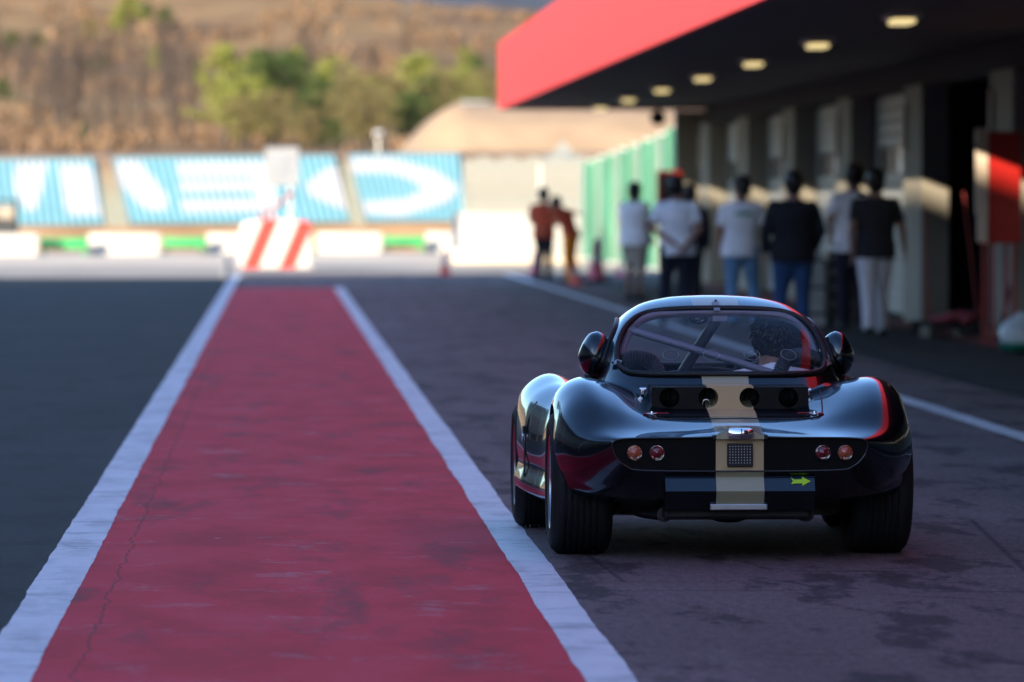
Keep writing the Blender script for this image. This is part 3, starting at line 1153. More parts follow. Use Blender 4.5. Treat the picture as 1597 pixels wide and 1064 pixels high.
def stripe_mat():
    t = NT('red_white_stripes')
    v = t.coord('Object')
    sx = t.n('SeparateXYZ'); t.l(v, sx.inputs[0])
    s = t.math('FRACT', t.math('ADD', t.math('MULTIPLY', t.math('SUBTRACT', sx.outputs['X'], t.math('MULTIPLY', sx.outputs['Z'], 0.42)), 1.22), 0.92))
    a = t.math('LESS_THAN', s, 0.45)
    n = t.noise(v, 3, 4)
    t.color(t.mix(a, (0.52, 0.51, 0.49), (0.55, 0.03, 0.02)))
    t.set(roughness=t.ramp(n, [(0.3, (0.4,) * 3), (0.7, (0.6,) * 3)]))
    return t.m


M['stripes'] = stripe_mat()
D = 129.0
x0, x1 = GX(374, D), GX(486, D)
o = placed('striped_barrier', 'white impact barrier with slanted red stripes ending the pit wall', 'barrier', ((x0 + x1) / 2, D, 0))
bm = bmesh.new()
hw = (x1 - x0) / 2
prof = [(-hw, 0), (-hw - 0.03, 0.5), (-hw + 0.02, 0.95), (-hw + 0.10, 1.06), (0, 1.12), (hw - 0.10, 1.06), (hw - 0.02, 0.95), (hw + 0.03, 0.5), (hw, 0)]
fr = [bm.verts.new((p[0], -0.02, p[1])) for p in prof]
mid = [bm.verts.new((p[0], 0.6, p[1])) for p in prof]
bk = [bm.verts.new((p[0], 1.9, p[1] * 0.98)) for p in prof]
for A, B in ((fr, mid), (mid, bk)):
    for i in range(len(prof)):
        j = (i + 1) % len(prof)
        bm.faces.new((A[i], B[i], B[j], A[j]))
bm.faces.new(fr); bm.faces.new(bk[::-1])
bmesh.ops.recalc_face_normals(bm, faces=bm.faces[:])
bmesh.ops.bevel(bm, geom=[e for e in bm.edges if all(v in fr for v in e.verts)], offset=0.05, segments=3, affect='EDGES')
from_bm('cushion', bm, M['stripes'], o, 40)
bm = bmesh.new(); box2(bm, (-hw - 0.02, 0.1, -0.0), (hw + 0.02, 2.0, 0.05), 0.01); from_bm('base', bm, M['stand_wall'], o)
for s in (-0.35, 0.35):
    bm = bmesh.new(); box2(bm, (s - 0.03, 0.02, 1.05), (s + 0.03, 1.8, 1.13), 0.01); from_bm('strap', bm, M['white_block'], o)
# pit wall that it ends, running away to the rear left of the barrier
o = placed('leaning_pole', 'thin red and white pole leaning above the striped barrier', 'pole', P(402, 345, 130))
a, b = Vector((0, 0, 0)), P(457, 300, 130.6) - P(402, 345, 130)
bm = bmesh.new(); cyl(bm, a, b, 0.03); from_bm('pole', bm, M['white_metal'], o)
for i in range(4):
    bm = bmesh.new(); cyl(bm, a.lerp(b, 0.02 + 0.26 * i), a.lerp(b, 0.18 + 0.26 * i), 0.052); from_bm('band', bm, M['red_gloss'], o)
# sign above
D = 134.0
o = placed('lane_sign', 'pale grey square sign on a post behind the striped barrier', 'sign', (GX(440, D), D, 0))
def zz(py, D): return CAM_Z + (VPY - py) * D / F
w = 26 * D / F
bm = bmesh.new(); box2(bm, (-w, -0.03, zz(290, D)), (w, 0.03, zz(230, D)), 0.01); s = from_bm('panel', bm, M['grey_sign'], o)
bm = bmesh.new(); box2(bm, (-w * 0.42, -0.036, zz(279, D)), (w * 0.45, -0.031, zz(243, D))); from_bm('symbol', bm, M['grey_mark'], s)
bm = bmesh.new(); box2(bm, (-w * 0.12, -0.041, zz(272, D)), (w * 0.2, -0.037, zz(250, D))); from_bm('symbol', bm, M['grey_sign'], s)
for q in (-0.2, 0.2):
    bm = bmesh.new(); cyl(bm, (q, 0.06, 0), (q, 0.06, zz(235, D)), 0.03); from_bm('post', bm, M['white_metal'], o)
# marker post at the end of the left line
D = 109.5
o = placed('marker_post', 'white flexible marker post at the end of the painted line', 'post', (GX(352, D), D, 0.006))
bm = bmesh.new(); lathe(bm, [(0.03, 0.001), (0.03, 0.09), (0.42, 0.075), (0.47, 0.05), (0.48, 0.001)], (0, 0, 0), 20, 'Z'); from_bm('post', bm, M['white_block'], o, 40)
bm = bmesh.new(); lathe(bm, [(0.0, 0.001), (0.0, 0.15), (0.02, 0.15), (0.035, 0.10), (0.036, 0.001)], (0, 0, 0), 20, 'Z'); from_bm('foot', bm, M['dark'], o, 40)
# long white wall
D = 140.0
xa, xb = GX(706, D), GX(905, D)
o = placed('white_wall', 'long bright white wall behind the two marshals', 'wall', (xa, D, 0))
bm = bmesh.new(); box2(bm, (0, 0, 0), (xb - xa, 0.3, zz(336, D)), 0.04); from_bm('wall', bm, M['white_block'], o, 40)
bm = bmesh.new(); box2(bm, (-0.02, -0.06, 0.0), (xb - xa + 0.02, 0.36, 0.12), 0.02); from_bm('footing', bm, M['concrete'], o, 40)
bm = bmesh.new(); box2(bm, (-0.03, -0.04, zz(336, D)), (xb - xa + 0.03, 0.34, zz(336, D) + 0.06), 0.015); from_bm('coping', bm, M['white_block'], o, 40)
# white slatted fence behind
D = 158.0
xa, xb = GX(722, D), GX(915, D)
o = placed('white_fence', 'tall pale slatted fence behind the long white wall', 'fence', (xa, D, 0))
n = 24
w = (xb - xa) / n
bm = bmesh.new(); box2(bm, (0, -0.02, 0), (w - 0.03, 0.02, zz(247, D)), 0.004)
fm = bpy.data.meshes.new('slat'); bm.to_mesh(fm); bm.free(); fm.materials.append(M['fence_white'])
for i in range(n):
    s = link('slat', fm, None, o); s.location = (w * i, rnd.uniform(-.01, .01), 0); s.scale.z = 1 - 0.02 * math.sin(i * 1.3)
for z in (0.4, 1.5, 2.5):
    bm = bmesh.new(); box2(bm, (0, 0.03, z), (xb - xa, 0.09, z + 0.08)); from_bm('rail', bm, M['fence_white'], o)
# small white tent peak behind that fence
D = 166.0
o = placed('gazebo', 'small white peaked gazebo roof above the fence', 'tent', (GX(878, D), D, 0))
zt = zz(218, D); ze = zz(252, D)
bm = bmesh.new()
q = [bm.verts.new(p) for p in ((-0.75, -0.75, ze), (0.75, -0.75, ze), (0.75, 0.75, ze), (-0.75, 0.75, ze))]
m1 = [bm.verts.new(p) for p in ((-0.25, -0.25, ze + (zt - ze) * 0.45), (0.25, -0.25, ze + (zt - ze) * 0.45), (0.25, 0.25, ze + (zt - ze) * 0.45), (-0.25, 0.25, ze + (zt - ze) * 0.45))]
ap = bm.verts.new((0, 0, zt))
for i in range(4):
    j = (i + 1) % 4
    bm.faces.new((q[i], q[j], m1[j], m1[i])); bm.faces.new((m1[i], m1[j], ap))
bm.faces.new(q[::-1])
from_bm('roof', bm, M['fence_white'], o)
for (a, b) in ((-0.7, -0.7), (0.7, -0.7), (0.7, 0.7), (-0.7, 0.7)):
    bm = bmesh.new(); cyl(bm, (a, b, 0), (a, b, ze), 0.03); from_bm('leg', bm, M['white_metal'], o)
# green sheeted fence beyond the building
A, B = P(1052, 315, 120), P(905, 315, 150)
A.z = B.z = 0
o = placed('green_fence', 'tall green sheeted fence beyond the garages', 'fence', A)
d = B - A
n = 24
for i in range(n):
    f0, f1 = i / n, (i + 1) / n - 0.008
    a, b = d * f0, d * f1
    Da = A.y + a.y
    h = zz(195 + 62 * ((i + 0.5) / n) ** 0.7, A.y + d.y * (i + 0.5) / n) + 0.05 * math.sin(i * 2.1)
    nrm = Vector((-d.y, d.x, 0)).normalized() * 0.025
    bm = bmesh.new()
    # each sheet is gently corrugated
    m = 10
    top, bot, tb, bb = [], [], [], []
    for k in range(m + 1):
        p = a.lerp(b, k / m) + nrm * (.6 if k % 2 else -.6)
        bot.append(bm.verts.new(p + Vector((0, 0, 0.05)))); top.append(bm.verts.new(p + Vector((0, 0, h))))
    for k in range(m):
        bm.faces.new((bot[k], bot[k + 1], top[k + 1], top[k]))
    bmesh.ops.solidify(bm, geom=bm.faces[:], thickness=0.006)
    from_bm('sheet', bm, M[('fence_green', 'fence_green2', 'fence_green', 'fence_pale', 'fence_green2')[i % 5]], o)
    bm = bmesh.new(); cyl(bm, a - nrm * 3, a - nrm * 3 + Vector((0, 0, h + 0.05)), 0.035); from_bm('post', bm, M['white_metal'], o)
# lamp posts
def lamp_post(px, base_py, top_py, D, label, heads):
    zb = zz(base_py, D)
    o = placed('lamp_post', label, 'lamp post', (GX(px, D), D, 0))
    zt = zz(top_py, D)
    bm = bmesh.new(); cyl(bm, (0, 0, 0), (0, 0, zt), 0.16 if heads > 1 else 0.05, 0.11 if heads > 1 else 0.035); from_bm('post', bm, M['white_metal'], o, 40)
    for i in range(heads):
        a = -0.32 + 0.64 * i / max(1, heads - 1) if heads > 1 else 0
        bm = bmesh.new(); box(bm, (a, -0.1, zt), (0.26, 0.3, 0.2), Matrix.Rotation(0.3, 3, 'X'), 0.03); h = from_bm('lamp_head', bm, M['white_metal'], o)
        bm = bmesh.new(); box(bm, (a, -0.26, zt - 0.03), (0.2, 0.02, 0.14), Matrix.Rotation(0.3, 3, 'X')); from_bm('lens', bm, M['chrome'], h)
    if heads > 1:
        bm = bmesh.new(); box2(bm, (-0.4, 0.02, zt - 0.16), (0.4, 0.08, zt - 0.1)); from_bm('crossbar', bm, M['white_metal'], o)


lamp_post(740, 240, 164, 196.5, 'thick white floodlight post with lamp heads on the mound', 3)
lamp_post(590, 242, 210, 184.0, 'thin white post with one lamp head on the bank', 1)
# dark cart at the left
D = 164.5
xa, xb = GX(-26, D), GX(27, D)
o = placed('utility_cart', 'dark boxy utility cart parked behind the white wall block', 'cart', ((xa + xb) / 2, D, 0))
hw = (xb - xa) / 2
bm = bmesh.new(); box2(bm, (-hw, -0.3, 0.35), (hw, 0.9, 1.0), 0.04); from_bm('body', bm, M['trolley'], o)
bm = bmesh.new(); box2(bm, (-hw, -0.32, 1.5), (hw, 0.92, 1.58), 0.02); from_bm('roof', bm, M['oily'], o)
for sx in (-hw + 0.05, hw - 0.05):
    for sy in (-0.27, 0.85):
        bm = bmesh.new(); cyl(bm, (sx, sy, 1.0), (sx, sy, 1.5), 0.035); from_bm('pillar', bm, M['dark'], o)
bm = bmesh.new(); box2(bm, (-hw + 0.1, 0.2, 1.0), (hw - 0.1, 0.5, 1.4), 0.05); from_bm('seat', bm, M['beige_cloth'], o)
for sx in (-hw + 0.06, hw - 0.06):
    for sy in (-0.1, 0.7):
        bm = bmesh.new(); cyl(bm, (sx - 0.06, sy, 0.2), (sx + 0.06, sy, 0.2), 0.2, None, 20); from_bm('wheel', bm, M['rubber'], o)


def cone(px, base, top, m, label, group=None, black=False):
    D = CAM_Z * F / (base - VPY)
    h = (base - top) * D / F
    o = placed('traffic_cone', label, 'cone', (GX(px, D), D, 0.0), group)
    r = h * 0.22
    bm = bmesh.new(); lathe(bm, [(h * 0.06, 0.001), (h * 0.06, r), (h * 0.95, r * 0.22), (h, r * 0.14), (h, 0.001)], (0, 0, 0), 20, 'Z'); from_bm('body', bm, m, o, 40)
    bm = bmesh.new(); lathe(bm, [(h * 0.45, r * 0.665), (h * 0.45, r * 0.69), (h * 0.68, r * 0.48), (h * 0.68, r * 0.455)], (0, 0, 0), 20, 'Z'); from_bm('band', bm, M['white_block'], o, 40)
    bm = bmesh.new(); box2(bm, (-r * 1.35, -r * 1.35, 0), (r * 1.35, r * 1.35, h * 0.075), 0.01); from_bm('base', bm, M['dark'] if black else m, o)


cone(694, 430, 390, M['cone'], 'small dark red cone alone on the sunlit concrete')
cone(834, 428, 392, M['cone_pink'], 'pink faded cone beside the marshal in black trousers')
cone(898, 446, 405, M['cone'], 'red cone at the feet of the bending marshal')
cone(930, 441, 372, M['cone_pink'], 'tall faded cone with a black base near the green fence', None, True)
cone(967, 432, 405, M['cone_pink'], 'small pink cone behind the man in beige shorts')

# things along the garages
D = 59.0
bx = GX(1541, D)
o = placed('red_board', 'red panel with a pale front edge standing on thin legs', 'board', (bx, D, 0))
w = 52 * D / F
bm = bmesh.new(); box2(bm, (0, 0, zz(380, D)), (w, 0.9, zz(205, D)), 0.01); from_bm('panel', bm, M['red_gloss'], o)
bm = bmesh.new(); box2(bm, (-0.13, -0.02, zz(335, D)), (-0.004, 0.05, zz(200, D)), 0.004); from_bm('front_edge', bm, M['plate_beige'], o)
bm = bmesh.new(); box2(bm, (-0.11, -0.018, zz(375, D)), (0.005 - 0.01, 0.048, zz(336, D)), 0.004); from_bm('front_edge', bm, M['plate_beige'], o)
for a, b in ((0.06, 0.1), (w - 0.06, 0.1), (0.06, 0.8), (w - 0.06, 0.8)):
    bm = bmesh.new(); cyl(bm, (a, b, 0), (a, b, zz(379, D)), 0.02); from_bm('leg', bm, M['broom_red'], o)
def broom(px, base, tpx, top, label, D):
    o = placed('broom', label, 'broom', (GX(px, D), D, 0), 'red handled brooms')
    t = P(tpx, top, D + 0.25) - Vector(o.location)
    bm = bmesh.new(); cyl(bm, (0, 0, 0.12), t, 0.014, 0.012); from_bm('handle', bm, M['broom_red'], o)
    bm = bmesh.new(); box2(bm, (-0.2, -0.04, 0.08), (0.2, 0.04, 0.13), 0.01); from_bm('head', bm, M['dark'], o)
    bm = bmesh.new(); box2(bm, (-0.2, -0.05, 0.0), (0.2, 0.05, 0.078), 0.01); from_bm('bristles', bm, M['dark'], o)


broom(1447, 520, 1444, 330, 'red handled broom upright against the garage pillar', 65.5)
broom(1527, 515, 1503, 300, 'red handled broom leaning in the open garage doorway', 65.0)
o = placed('prop_pole', 'thin dark pole leaning beside the red panel', 'pole', P(1556, 527, 61.0) * 1)
o.location.z = 0
bm = bmesh.new(); cyl(bm, (0, 0, 0.0), P(1600, 345, 61.5) - Vector(o.location), 0.02); from_bm('pole', bm, M['dark'], o)
bm = bmesh.new(); cyl(bm, (0, 0, 0.0), (0.01, 0, 0.05), 0.032); from_bm('foot', bm, M['rubber'], o)
D = 63.0
o = placed('floor_pallet', 'low black pallet by the open garage doorway', 'pallet', (GX(1500, D), D, 0))
for i in range(6):
    bm = bmesh.new(); box2(bm, (-0.40, -0.45 + 0.16 * i, 0.1), (0.42, -0.33 + 0.16 * i, 0.13), 0.004); from_bm('board', bm, M['dark'], o)
for i in (-0.38, 0.0, 0.36):
    bm = bmesh.new(); box2(bm, (i - 0.03, -0.45, 0), (i + 0.04, 0.47, 0.098)); from_bm('runner', bm, M['dark'], o)
bm = bmesh.new()
for i in range(9):
    sph(bm, (rnd.uniform(-.25, .15), rnd.uniform(-.2, .25), 0.13 + rnd.uniform(0.03, 0.08)), (rnd.uniform(.08, .16), rnd.uniform(.08, .16), rnd.uniform(.04, .08)))
rg = remesh(bm, 'rag_heap', 0.015, M['pink_cloth'], None, 3)
rg.location = (GX(1495, D), D, 0.0)
rg.data.transform(Matrix.Translation((0, 0, -0.01)))
zmin = min(v.co.z for v in rg.data.vertices)
rg.location.z = 0.131 - zmin
tag(rg, 'crumpled pink-red rags heaped on the black pallet', 'rags')
D = 55.5
o = placed('plastic_bag', 'white and green plastic sack slumped by the garages', 'bag', (GX(1590, D), D, 0))
bm = bmesh.new()
sph(bm, (0, 0, 0.18), (0.20, 0.18, 0.18)); sph(bm, (0.03, 0, 0.3), (0.12, 0.12, 0.12)); sph(bm, (-0.06, 0.03, 0.2), (0.14, 0.15, 0.16)); capsule(bm, (0.02, 0, 0.3), 0.07, (0.0, 0.02, 0.40), 0.03)
bb = remesh(bm, 'sack', 0.014, M['bag_white'], o, 3)
bm = bmesh.new(); lathe(bm, [(0.03, 0.10), (0.03, 0.16), (0.07, 0.2), (0.12, 0.217), (0.12, 0.10)], (0, 0, 0), 28, 'Z'); from_bm('green_band', bm, M['bag_green'], o, 60)
# tool trolley with silver crates
D = 68.5
o = placed('tool_trolley', 'black tool cabinet with drawers beside the man in dark jacket', 'trolley', (GX(1311, D), D, 0))
hw = 20 * D / F
bm = bmesh.new(); box2(bm, (-hw, 0, 0.1), (hw, 0.5, 0.9), 0.01); from_bm('cabinet', bm, M['trolley'], o)
for i in range(4):
    bm = bmesh.new(); box2(bm, (-hw + 0.01, -0.025, 0.14 + 0.19 * i), (hw - 0.01, -0.003, 0.30 + 0.19 * i), 0.004); dr = from_bm('drawer', bm, M['oily'], o)
    bm = bmesh.new(); box2(bm, (-hw + 0.03, -0.045, 0.26 + 0.19 * i), (hw - 0.03, -0.028, 0.28 + 0.19 * i), 0.004); from_bm('handle', bm, M['brushed'], dr)
for a in (-hw + 0.05, hw - 0.05):
    for b in (0.06, 0.44):
        bm = bmesh.new(); cyl(bm, (a - 0.02, b, 0.05), (a + 0.02, b, 0.05), 0.05); from_bm('castor', bm, M['rubber'], o)
for i in range(5):
    o = placed('silver_crate', ('silver crate at the floor, lowest of the stack by the tool cabinet', 'second silver crate up from the floor by the tool cabinet', 'middle silver crate of the stack by the tool cabinet', 'silver crate second from the top by the tool cabinet')[i] if i < 4 else 'silver crate with two round lids, topmost of its stack', 'crate', (GX(1270, D), D + 0.05, 0.16 * i + 0.001 * i), 'silver crates')
    hw2 = 18 * D / F
    bm = bmesh.new(); box2(bm, (-hw2, 0, 0), (hw2, 0.4, 0.125), 0.012); from_bm('tray', bm, M['silver_crate'], o)
    bm = bmesh.new(); box2(bm, (-hw2 - 0.008, -0.008, 0.126), (hw2 + 0.008, 0.408, 0.159), 0.008); from_bm('rim', bm, M['silver_crate'] if i % 2 else M['oily'], o)
    if i == 4:
        for s in (-0.065, 0.065):
            bm = bmesh.new(); cyl(bm, (s, 0.1, 0.22), (s, 0.14, 0.22), 0.06, None, 24); lid = from_bm('round_lid', bm, M['silver_crate'], o, 40)
# red box near the far end of the building
D = 98.0
o = placed('red_cabinet', 'red wall cabinet near the far end of the garages', 'cabinet', (GX(1043, D), D, 0))
bm = bmesh.new(); box2(bm, (-0.2, 0, zz(318, D)), (0.22, 0.3, zz(266, D)), 0.015); c = from_bm('box', bm, M['red_gloss'], o)
bm = bmesh.new(); box2(bm, (-0.13, -0.02, zz(312, D)), (0.18, -0.003, zz(270, D)), 0.004); from_bm('door', bm, M['trolley'], o)
bm = bmesh.new(); box2(bm, (-0.05, 0.1, 0), (0.05, 0.2, zz(318, D))); from_bm('stand', bm, M['dark'], o)

# ------------------------------------------------------------------ people
def ring_loft(bm, rings, seg=20):
    """rings: (centre, axis_x, axis_y) ellipses; caps at both ends"""
    R_ = []
    for c, ax, ay in rings:
        R_.append([bm.verts.new(Vector(c) + Vector(ax) * math.cos(2 * math.pi * i / seg) + Vector(ay) * math.sin(2 * math.pi * i / seg)) for i in range(seg)])
    for a, b in zip(R_, R_[1:]):
        for i in range(seg):
            j = (i + 1) % seg
            bm.faces.new((a[i], a[j], b[j], b[i]))
    bm.faces.new(R_[0][::-1]); bm.faces.new(R_[-1])


def person(label, loc, rz, H, pose=None, top='white_cloth', bottom='jeans', sleeve='short', legs='long', skin='skin', hat=None,
           head_yaw=0.0, head_tilt=0.0, build=1.0, detail=1.0, seated=False, head_size=1.13, hair_locks=0, group=None, top_name='shirt', bottom_name='trousers', hair_len=0.0):
    J = {'hip': (0, 0, .93), 'chest': (0, -.01, 1.30), 'neck': (0, -.02, 1.49), 'head': (0, .015, 1.640),
         'hL': (-.095, 0, .91), 'hR': (.095, 0, .91), 'kL': (-.105, .02, .50), 'kR': (.105, .02, .50),
         'aL': (-.11, -.02, .085), 'aR': (.11, -.02, .085),
         'sL': (-.195, -.02, 1.40), 'sR': (.195, -.02, 1.40), 'eL': (-.245, -.03, 1.15), 'eR': (.245, -.03, 1.15),
         'wL': (-.255, .04, .91), 'wR': (.255, .04, .91), 'fL': (-.04, 1), 'fR': (.04, 1)}
    if pose: J.update(pose)
    J = {k: Vector(v) for k, v in J.items()}
    s = H / 1.80
    root = empty('person', loc, rz)
    root.scale = (s, s, s)
    tag(root, label, 'person', group)
    b = build * (1.18 if not hair_locks else 1.0)
    spine = [J['hip'], J['chest'], J['neck']]
    up1 = (J['chest'] - J['hip']).normalized(); up2 = (J['neck'] - J['chest']).normalized()
    sx = (J['sR'] - J['sL']).normalized()
    hx = (J['hR'] - J['hL']).normalized()
    def fr(u, x):
        x = (x - u * x.dot(u)).normalized()
        return x, u.cross(x)
    def torso(bm, g):
        x1, y1 = fr(up1, hx); x2, y2 = fr(up2, sx)
        Lt = (J['neck'] - J['chest']).length
        ring_loft(bm, [(J['hip'] - up1 * .06, x1 * (.15 * b + g), y1 * (.105 * b + g)), (J['hip'] + up1 * .05, x1 * (.158 * b + g), y1 * (.11 * b + g)),
                       (J['hip'].lerp(J['chest'], .5), x1 * (.15 * b + g), y1 * (.105 * b + g)), (J['chest'], x2 * (.172 * b + g), y2 * (.122 * b + g)),
                       (J['chest'] + up2 * Lt * .5, x2 * (.185 * b + g), y2 * (.11 * b + g)), (J['chest'] + up2 * Lt * .78, x2 * (.15 * b + g), y2 * (.085 + g)), (J['neck'], x2 * (.07 + g), y2 * (.065 + g))])
    # the body, one continuous surface
    bm = bmesh.new()
    torso(bm, 0)
    hd = J['head']
    hr = Matrix.Rotation(head_yaw, 3, 'Z') @ Matrix.Rotation(head_tilt, 3, 'X') * head_size
    capsule(bm, J['neck'] - up2 * .03, .072, hd + Vector((0, -.02, -.05)), .062)
    sph(bm, hd + hr @ Vector((0, -.012, .02)), (.083, .103, .112), 20, 14, hr)
    sph(bm, hd + hr @ Vector((0, .03, -.055)), (.055, .062, .062), 16, 10, hr)
    sph(bm, hd + hr @ Vector((0, .06, -.095)), (.026, .024, .02), 10, 8, hr)
    capsule(bm, hd + hr @ Vector((0, .082, .015)), .010, hd + hr @ Vector((0, .104, -.022)), .015, 8)
    for q in (-1, 1):
        sph(bm, hd + hr @ Vector((q * .079, -.01, -.005)), (.012, .022, .034), 8, 8, hr)
        sph(bm, hd + hr @ Vector((q * .03, .078, .03)), (.02, .012, .010), 8, 6, hr)
    sph(bm, hd + hr @ Vector((0, .083, -.055)), (.025, .012, .009), 8, 6, hr)
    for S in 'LR':
        q = -1 if S == 'L' else 1
        sh, el, wr = J['s' + S], J['e' + S], J['w' + S]
        capsule(bm, sh, .056 * b, el, .041, 12)
        capsule(bm, J['neck'] - up2 * .005, .05, sh.lerp(J['neck'], .25), .045, 10)
        capsule(bm, el, .041, wr, .028, 12)
        d = (wr - el).normalized()
        fwd = Vector((0, 1, 0))
        side = fwd - d * fwd.dot(d)
        side = side.normalized() if side.length > .1 else Vector((1, 0, 0))
        nrm = d.cross(side)
        pc = wr + d * .085
        ring_loft(bm, [(wr, side * .026, nrm * .02), (wr + d * .04, side * .038, nrm * .017), (pc, side * .041, nrm * .014)], 12)
        curl = nrm * (q if nrm.x * q > 0 else -q) if abs(nrm.x) > .2 else nrm
        for i, L in enumerate((.066, .075, .07, .055)):
            a = pc + side * (.030 - .020 * i) - d * .01
            m_ = a + d * L * .6 - curl * .006
            e = m_ + d * L * .4 - curl * .02
            capsule(bm, a, .0095, m_, .009, 6); capsule(bm, m_, .009, e, .0075, 6)
        a = wr + d * .025 + side * .03
        m_ = a + d * .035 + side * .022
        capsule(bm, a, .012, m_, .0105, 6); capsule(bm, m_, .0105, m_ + d * .03 + side * .004, .0085, 6)
        capsule(bm, J['h' + S], .085 * b, J['k' + S], .058, 12)
        calf = J['k' + S].lerp(J['a' + S], .3) + Vector((0, -.015, 0))
        capsule(bm, J['k' + S], .056, calf, .056, 12); capsule(bm, calf, .056, J['a' + S], .036, 12)
        f = J['f' + S]; f = Vector((f[0], f[1], 0)).normalized()
        capsule(bm, J['a' + S] + Vector((0, 0, -.04)), .036, J['a' + S] + f * .15 + Vector((0, 0, -.05)), .03, 8)
    remesh(bm, 'body', .0095 / detail, M[skin], root, 3)
    # clothes
    bm = bmesh.new()
    torso(bm, .014)
    for S in 'LR':
        sh, el, wr = J['s' + S], J['e' + S], J['w' + S]
        if sleeve == 'long':
            capsule(bm, sh, .066 * b, el, .058, 12); cyl(bm, el, el.lerp(wr, .96), .056, .041, 14); sph(bm, el, .056)
        else:
            sph(bm, sh, .066 * b); cyl(bm, sh, sh.lerp(el, .72), .066 * b, .064, 16)
        capsule(bm, J['neck'] - up2 * .03, .058, sh.lerp(J['neck'], .2), .058, 10)
    ring_loft(bm, [(J['hip'] - up1 * .09, hx * .178 * b, hx.cross(up1) * .132 * b), (J['hip'] + up1 * .08, hx * .176 * b, hx.cross(up1) * .128 * b)])
    sh_ = remesh(bm, top_name, .012, M[top], root, 3)
    bm = bmesh.new()
    y1 = hx.cross(up1)
    ring_loft(bm, [(J['hip'] - up1 * .11, hx * .165 * b, y1 * .122 * b), (J['hip'] + up1 * .06, hx * .166 * b, y1 * .12 * b)])
    for S in 'LR':
        h, k, a = J['h' + S], J['k' + S], J['a' + S]
        if legs == 'long':
            capsule(bm, h, .099 * b, k, .076, 14); cyl(bm, k, a + Vector((0, 0, -.03)), .076, .064, 14)
        else:
            cyl(bm, h, k + Vector((0, 0, -.02)), .103 * b, .088, 16); sph(bm, h, .1 * b)
    remesh(bm, bottom_name, .012, M[bottom], root, 3)
    for S in 'LR':
        a = J['a' + S]; f = J['f' + S]; f = Vector((f[0], f[1], 0)).normalized()
        bm = bmesh.new()
        zb = a.z - .085
        for p, r in ((a - f * .03, (.045, .05, .05)), (a + f * .06, (.046, .06, .045)), (a + f * .15, (.048, .06, .034))):
            c = Vector((p.x, p.y, zb + r[2]))
            sph(bm, c, r, 12, 8)
        capsule(bm, a, .045, Vector((a.x, a.y, zb + .05)), .045, 10)
        remesh(bm, 'shoe', .01, M['shoe'], root, 2)
    # hair
    bm = bmesh.new()
    sph(bm, hd + hr @ Vector((0, -.026, .038)), (.093, .106, .108), 24, 16, hr)
    sph(bm, hd + hr @ Vector((0, -.055, -.015 - hair_len * .3)), (.083, .064, .08 + hair_len), 20, 12, hr)
    for q in (-1, 1): sph(bm, hd + hr @ Vector((q * .066, -.02, .02)), (.02, .045, .05 + hair_len * .5), 10, 8, hr)
    r2 = random.Random(int(H * 1000))
    if hair_locks:
        for i in range(hair_locks):
            th = r2.uniform(0, 2 * math.pi); ph = math.acos(r2.uniform(-.55, 1))
            n = Vector((math.sin(ph) * math.cos(th), math.sin(ph) * math.sin(th), math.cos(ph)))
            if n.y > .55 and n.z < .55: continue
            p = Vector((n.x * .091, n.y * .104 - .028, n.z * .108 + .036))
            dn = (Vector((n.x * .3 + r2.gauss(0, .75), n.y * .3 + r2.gauss(0, .75) - .15, -1)))
            dn = (dn - n * dn.dot(n)).normalized()
            L = r2.uniform(.03, .065)
            pts = [p + n * .002, p + dn * L * .5 + n * .010, p + dn * L + n * (.008 + r2.uniform(0, .010))]
            tube(bm, [hd + hr @ x for x in pts], .005, 5, False, lambda i: (.0065, .0075, .0022)[i])
        remh = from_bm('hair', bm, M['hair'], root)
        remh.data.shade_smooth()
    else:
        h_ = remesh(bm, 'hair', .008, M['hair'], root, 2)
        for v in h_.data.vertices:
            v.co += v.normal * (noise.noise(v.co * 45) * .006)
    if hat:
        bm = bmesh.new()
        sph(bm, hd + Vector((0, -.02, .075)), (.094, .108, .066), 20, 10)
        box(bm, hd + Vector((0, .12, .075)), (.13, .12, .012), None, .004)
        from_bm('cap', bm, M[hat], root, 60)
    for q in (-1, 1):
        bm = bmesh.new(); sph(bm, hd + hr @ Vector((q * .031, .079, .018)), .0095, 10, 8); from_bm('eye', bm, M['eye'], root, 60)
    return root, sh_, J


def stand(px, D, z=0.0): return (GX(px, D), D, z)


person('man in white polo shirt and beige shorts standing sideways', stand(990, 86), R(-48), 1.81, {
    'eL': (-.26, -.02, 1.14), 'wL': (-.25, .10, .93), 'eR': (.25, 0, 1.15), 'wR': (.22, .12, .95)}, 'white_cloth', 'beige_cloth', 'short', 'short', 'skin_dark', head_yaw=R(10), build=1.3, bottom_name='shorts')
person('man in white t-shirt with hands clasped behind his back', stand(1055, 69), R(-6), 1.83, {
    'eL': (-.30, -.10, 1.16), 'wL': (-.02, -.20, .98), 'eR': (.28, -.10, 1.15), 'wR': (.10, -.20, .93), 'kL': (-.13, .05, .5), 'aL': (-.16, .03, .085), 'hip': (.02, 0, .93)}, 'white_cloth', 'navy_cloth', head_yaw=R(-25), head_tilt=R(8), build=1.06)
person('person in dark clothes standing behind the man with clasped hands', stand(1075, 76), R(5), 1.74, None, 'navy_cloth', 'black_cloth', 'long')
r_, sh_, J_ = person('man in white polo with green back print and blue jeans', stand(1156, 68), R(3), 1.82, {
    'eL': (-.26, -.03, 1.13), 'eR': (.275, -.05, 1.14), 'wR': (.30, .03, .90), 'sL': (-.19, -.02, 1.385), 'hip': (-.02, 0, .93), 'kR': (.15, .06, .5), 'aR': (.19, .05, .085)}, 'white_cloth', 'jeans', hat='grey_cloth', head_yaw=R(25), head_tilt=R(-6), build=1.08)
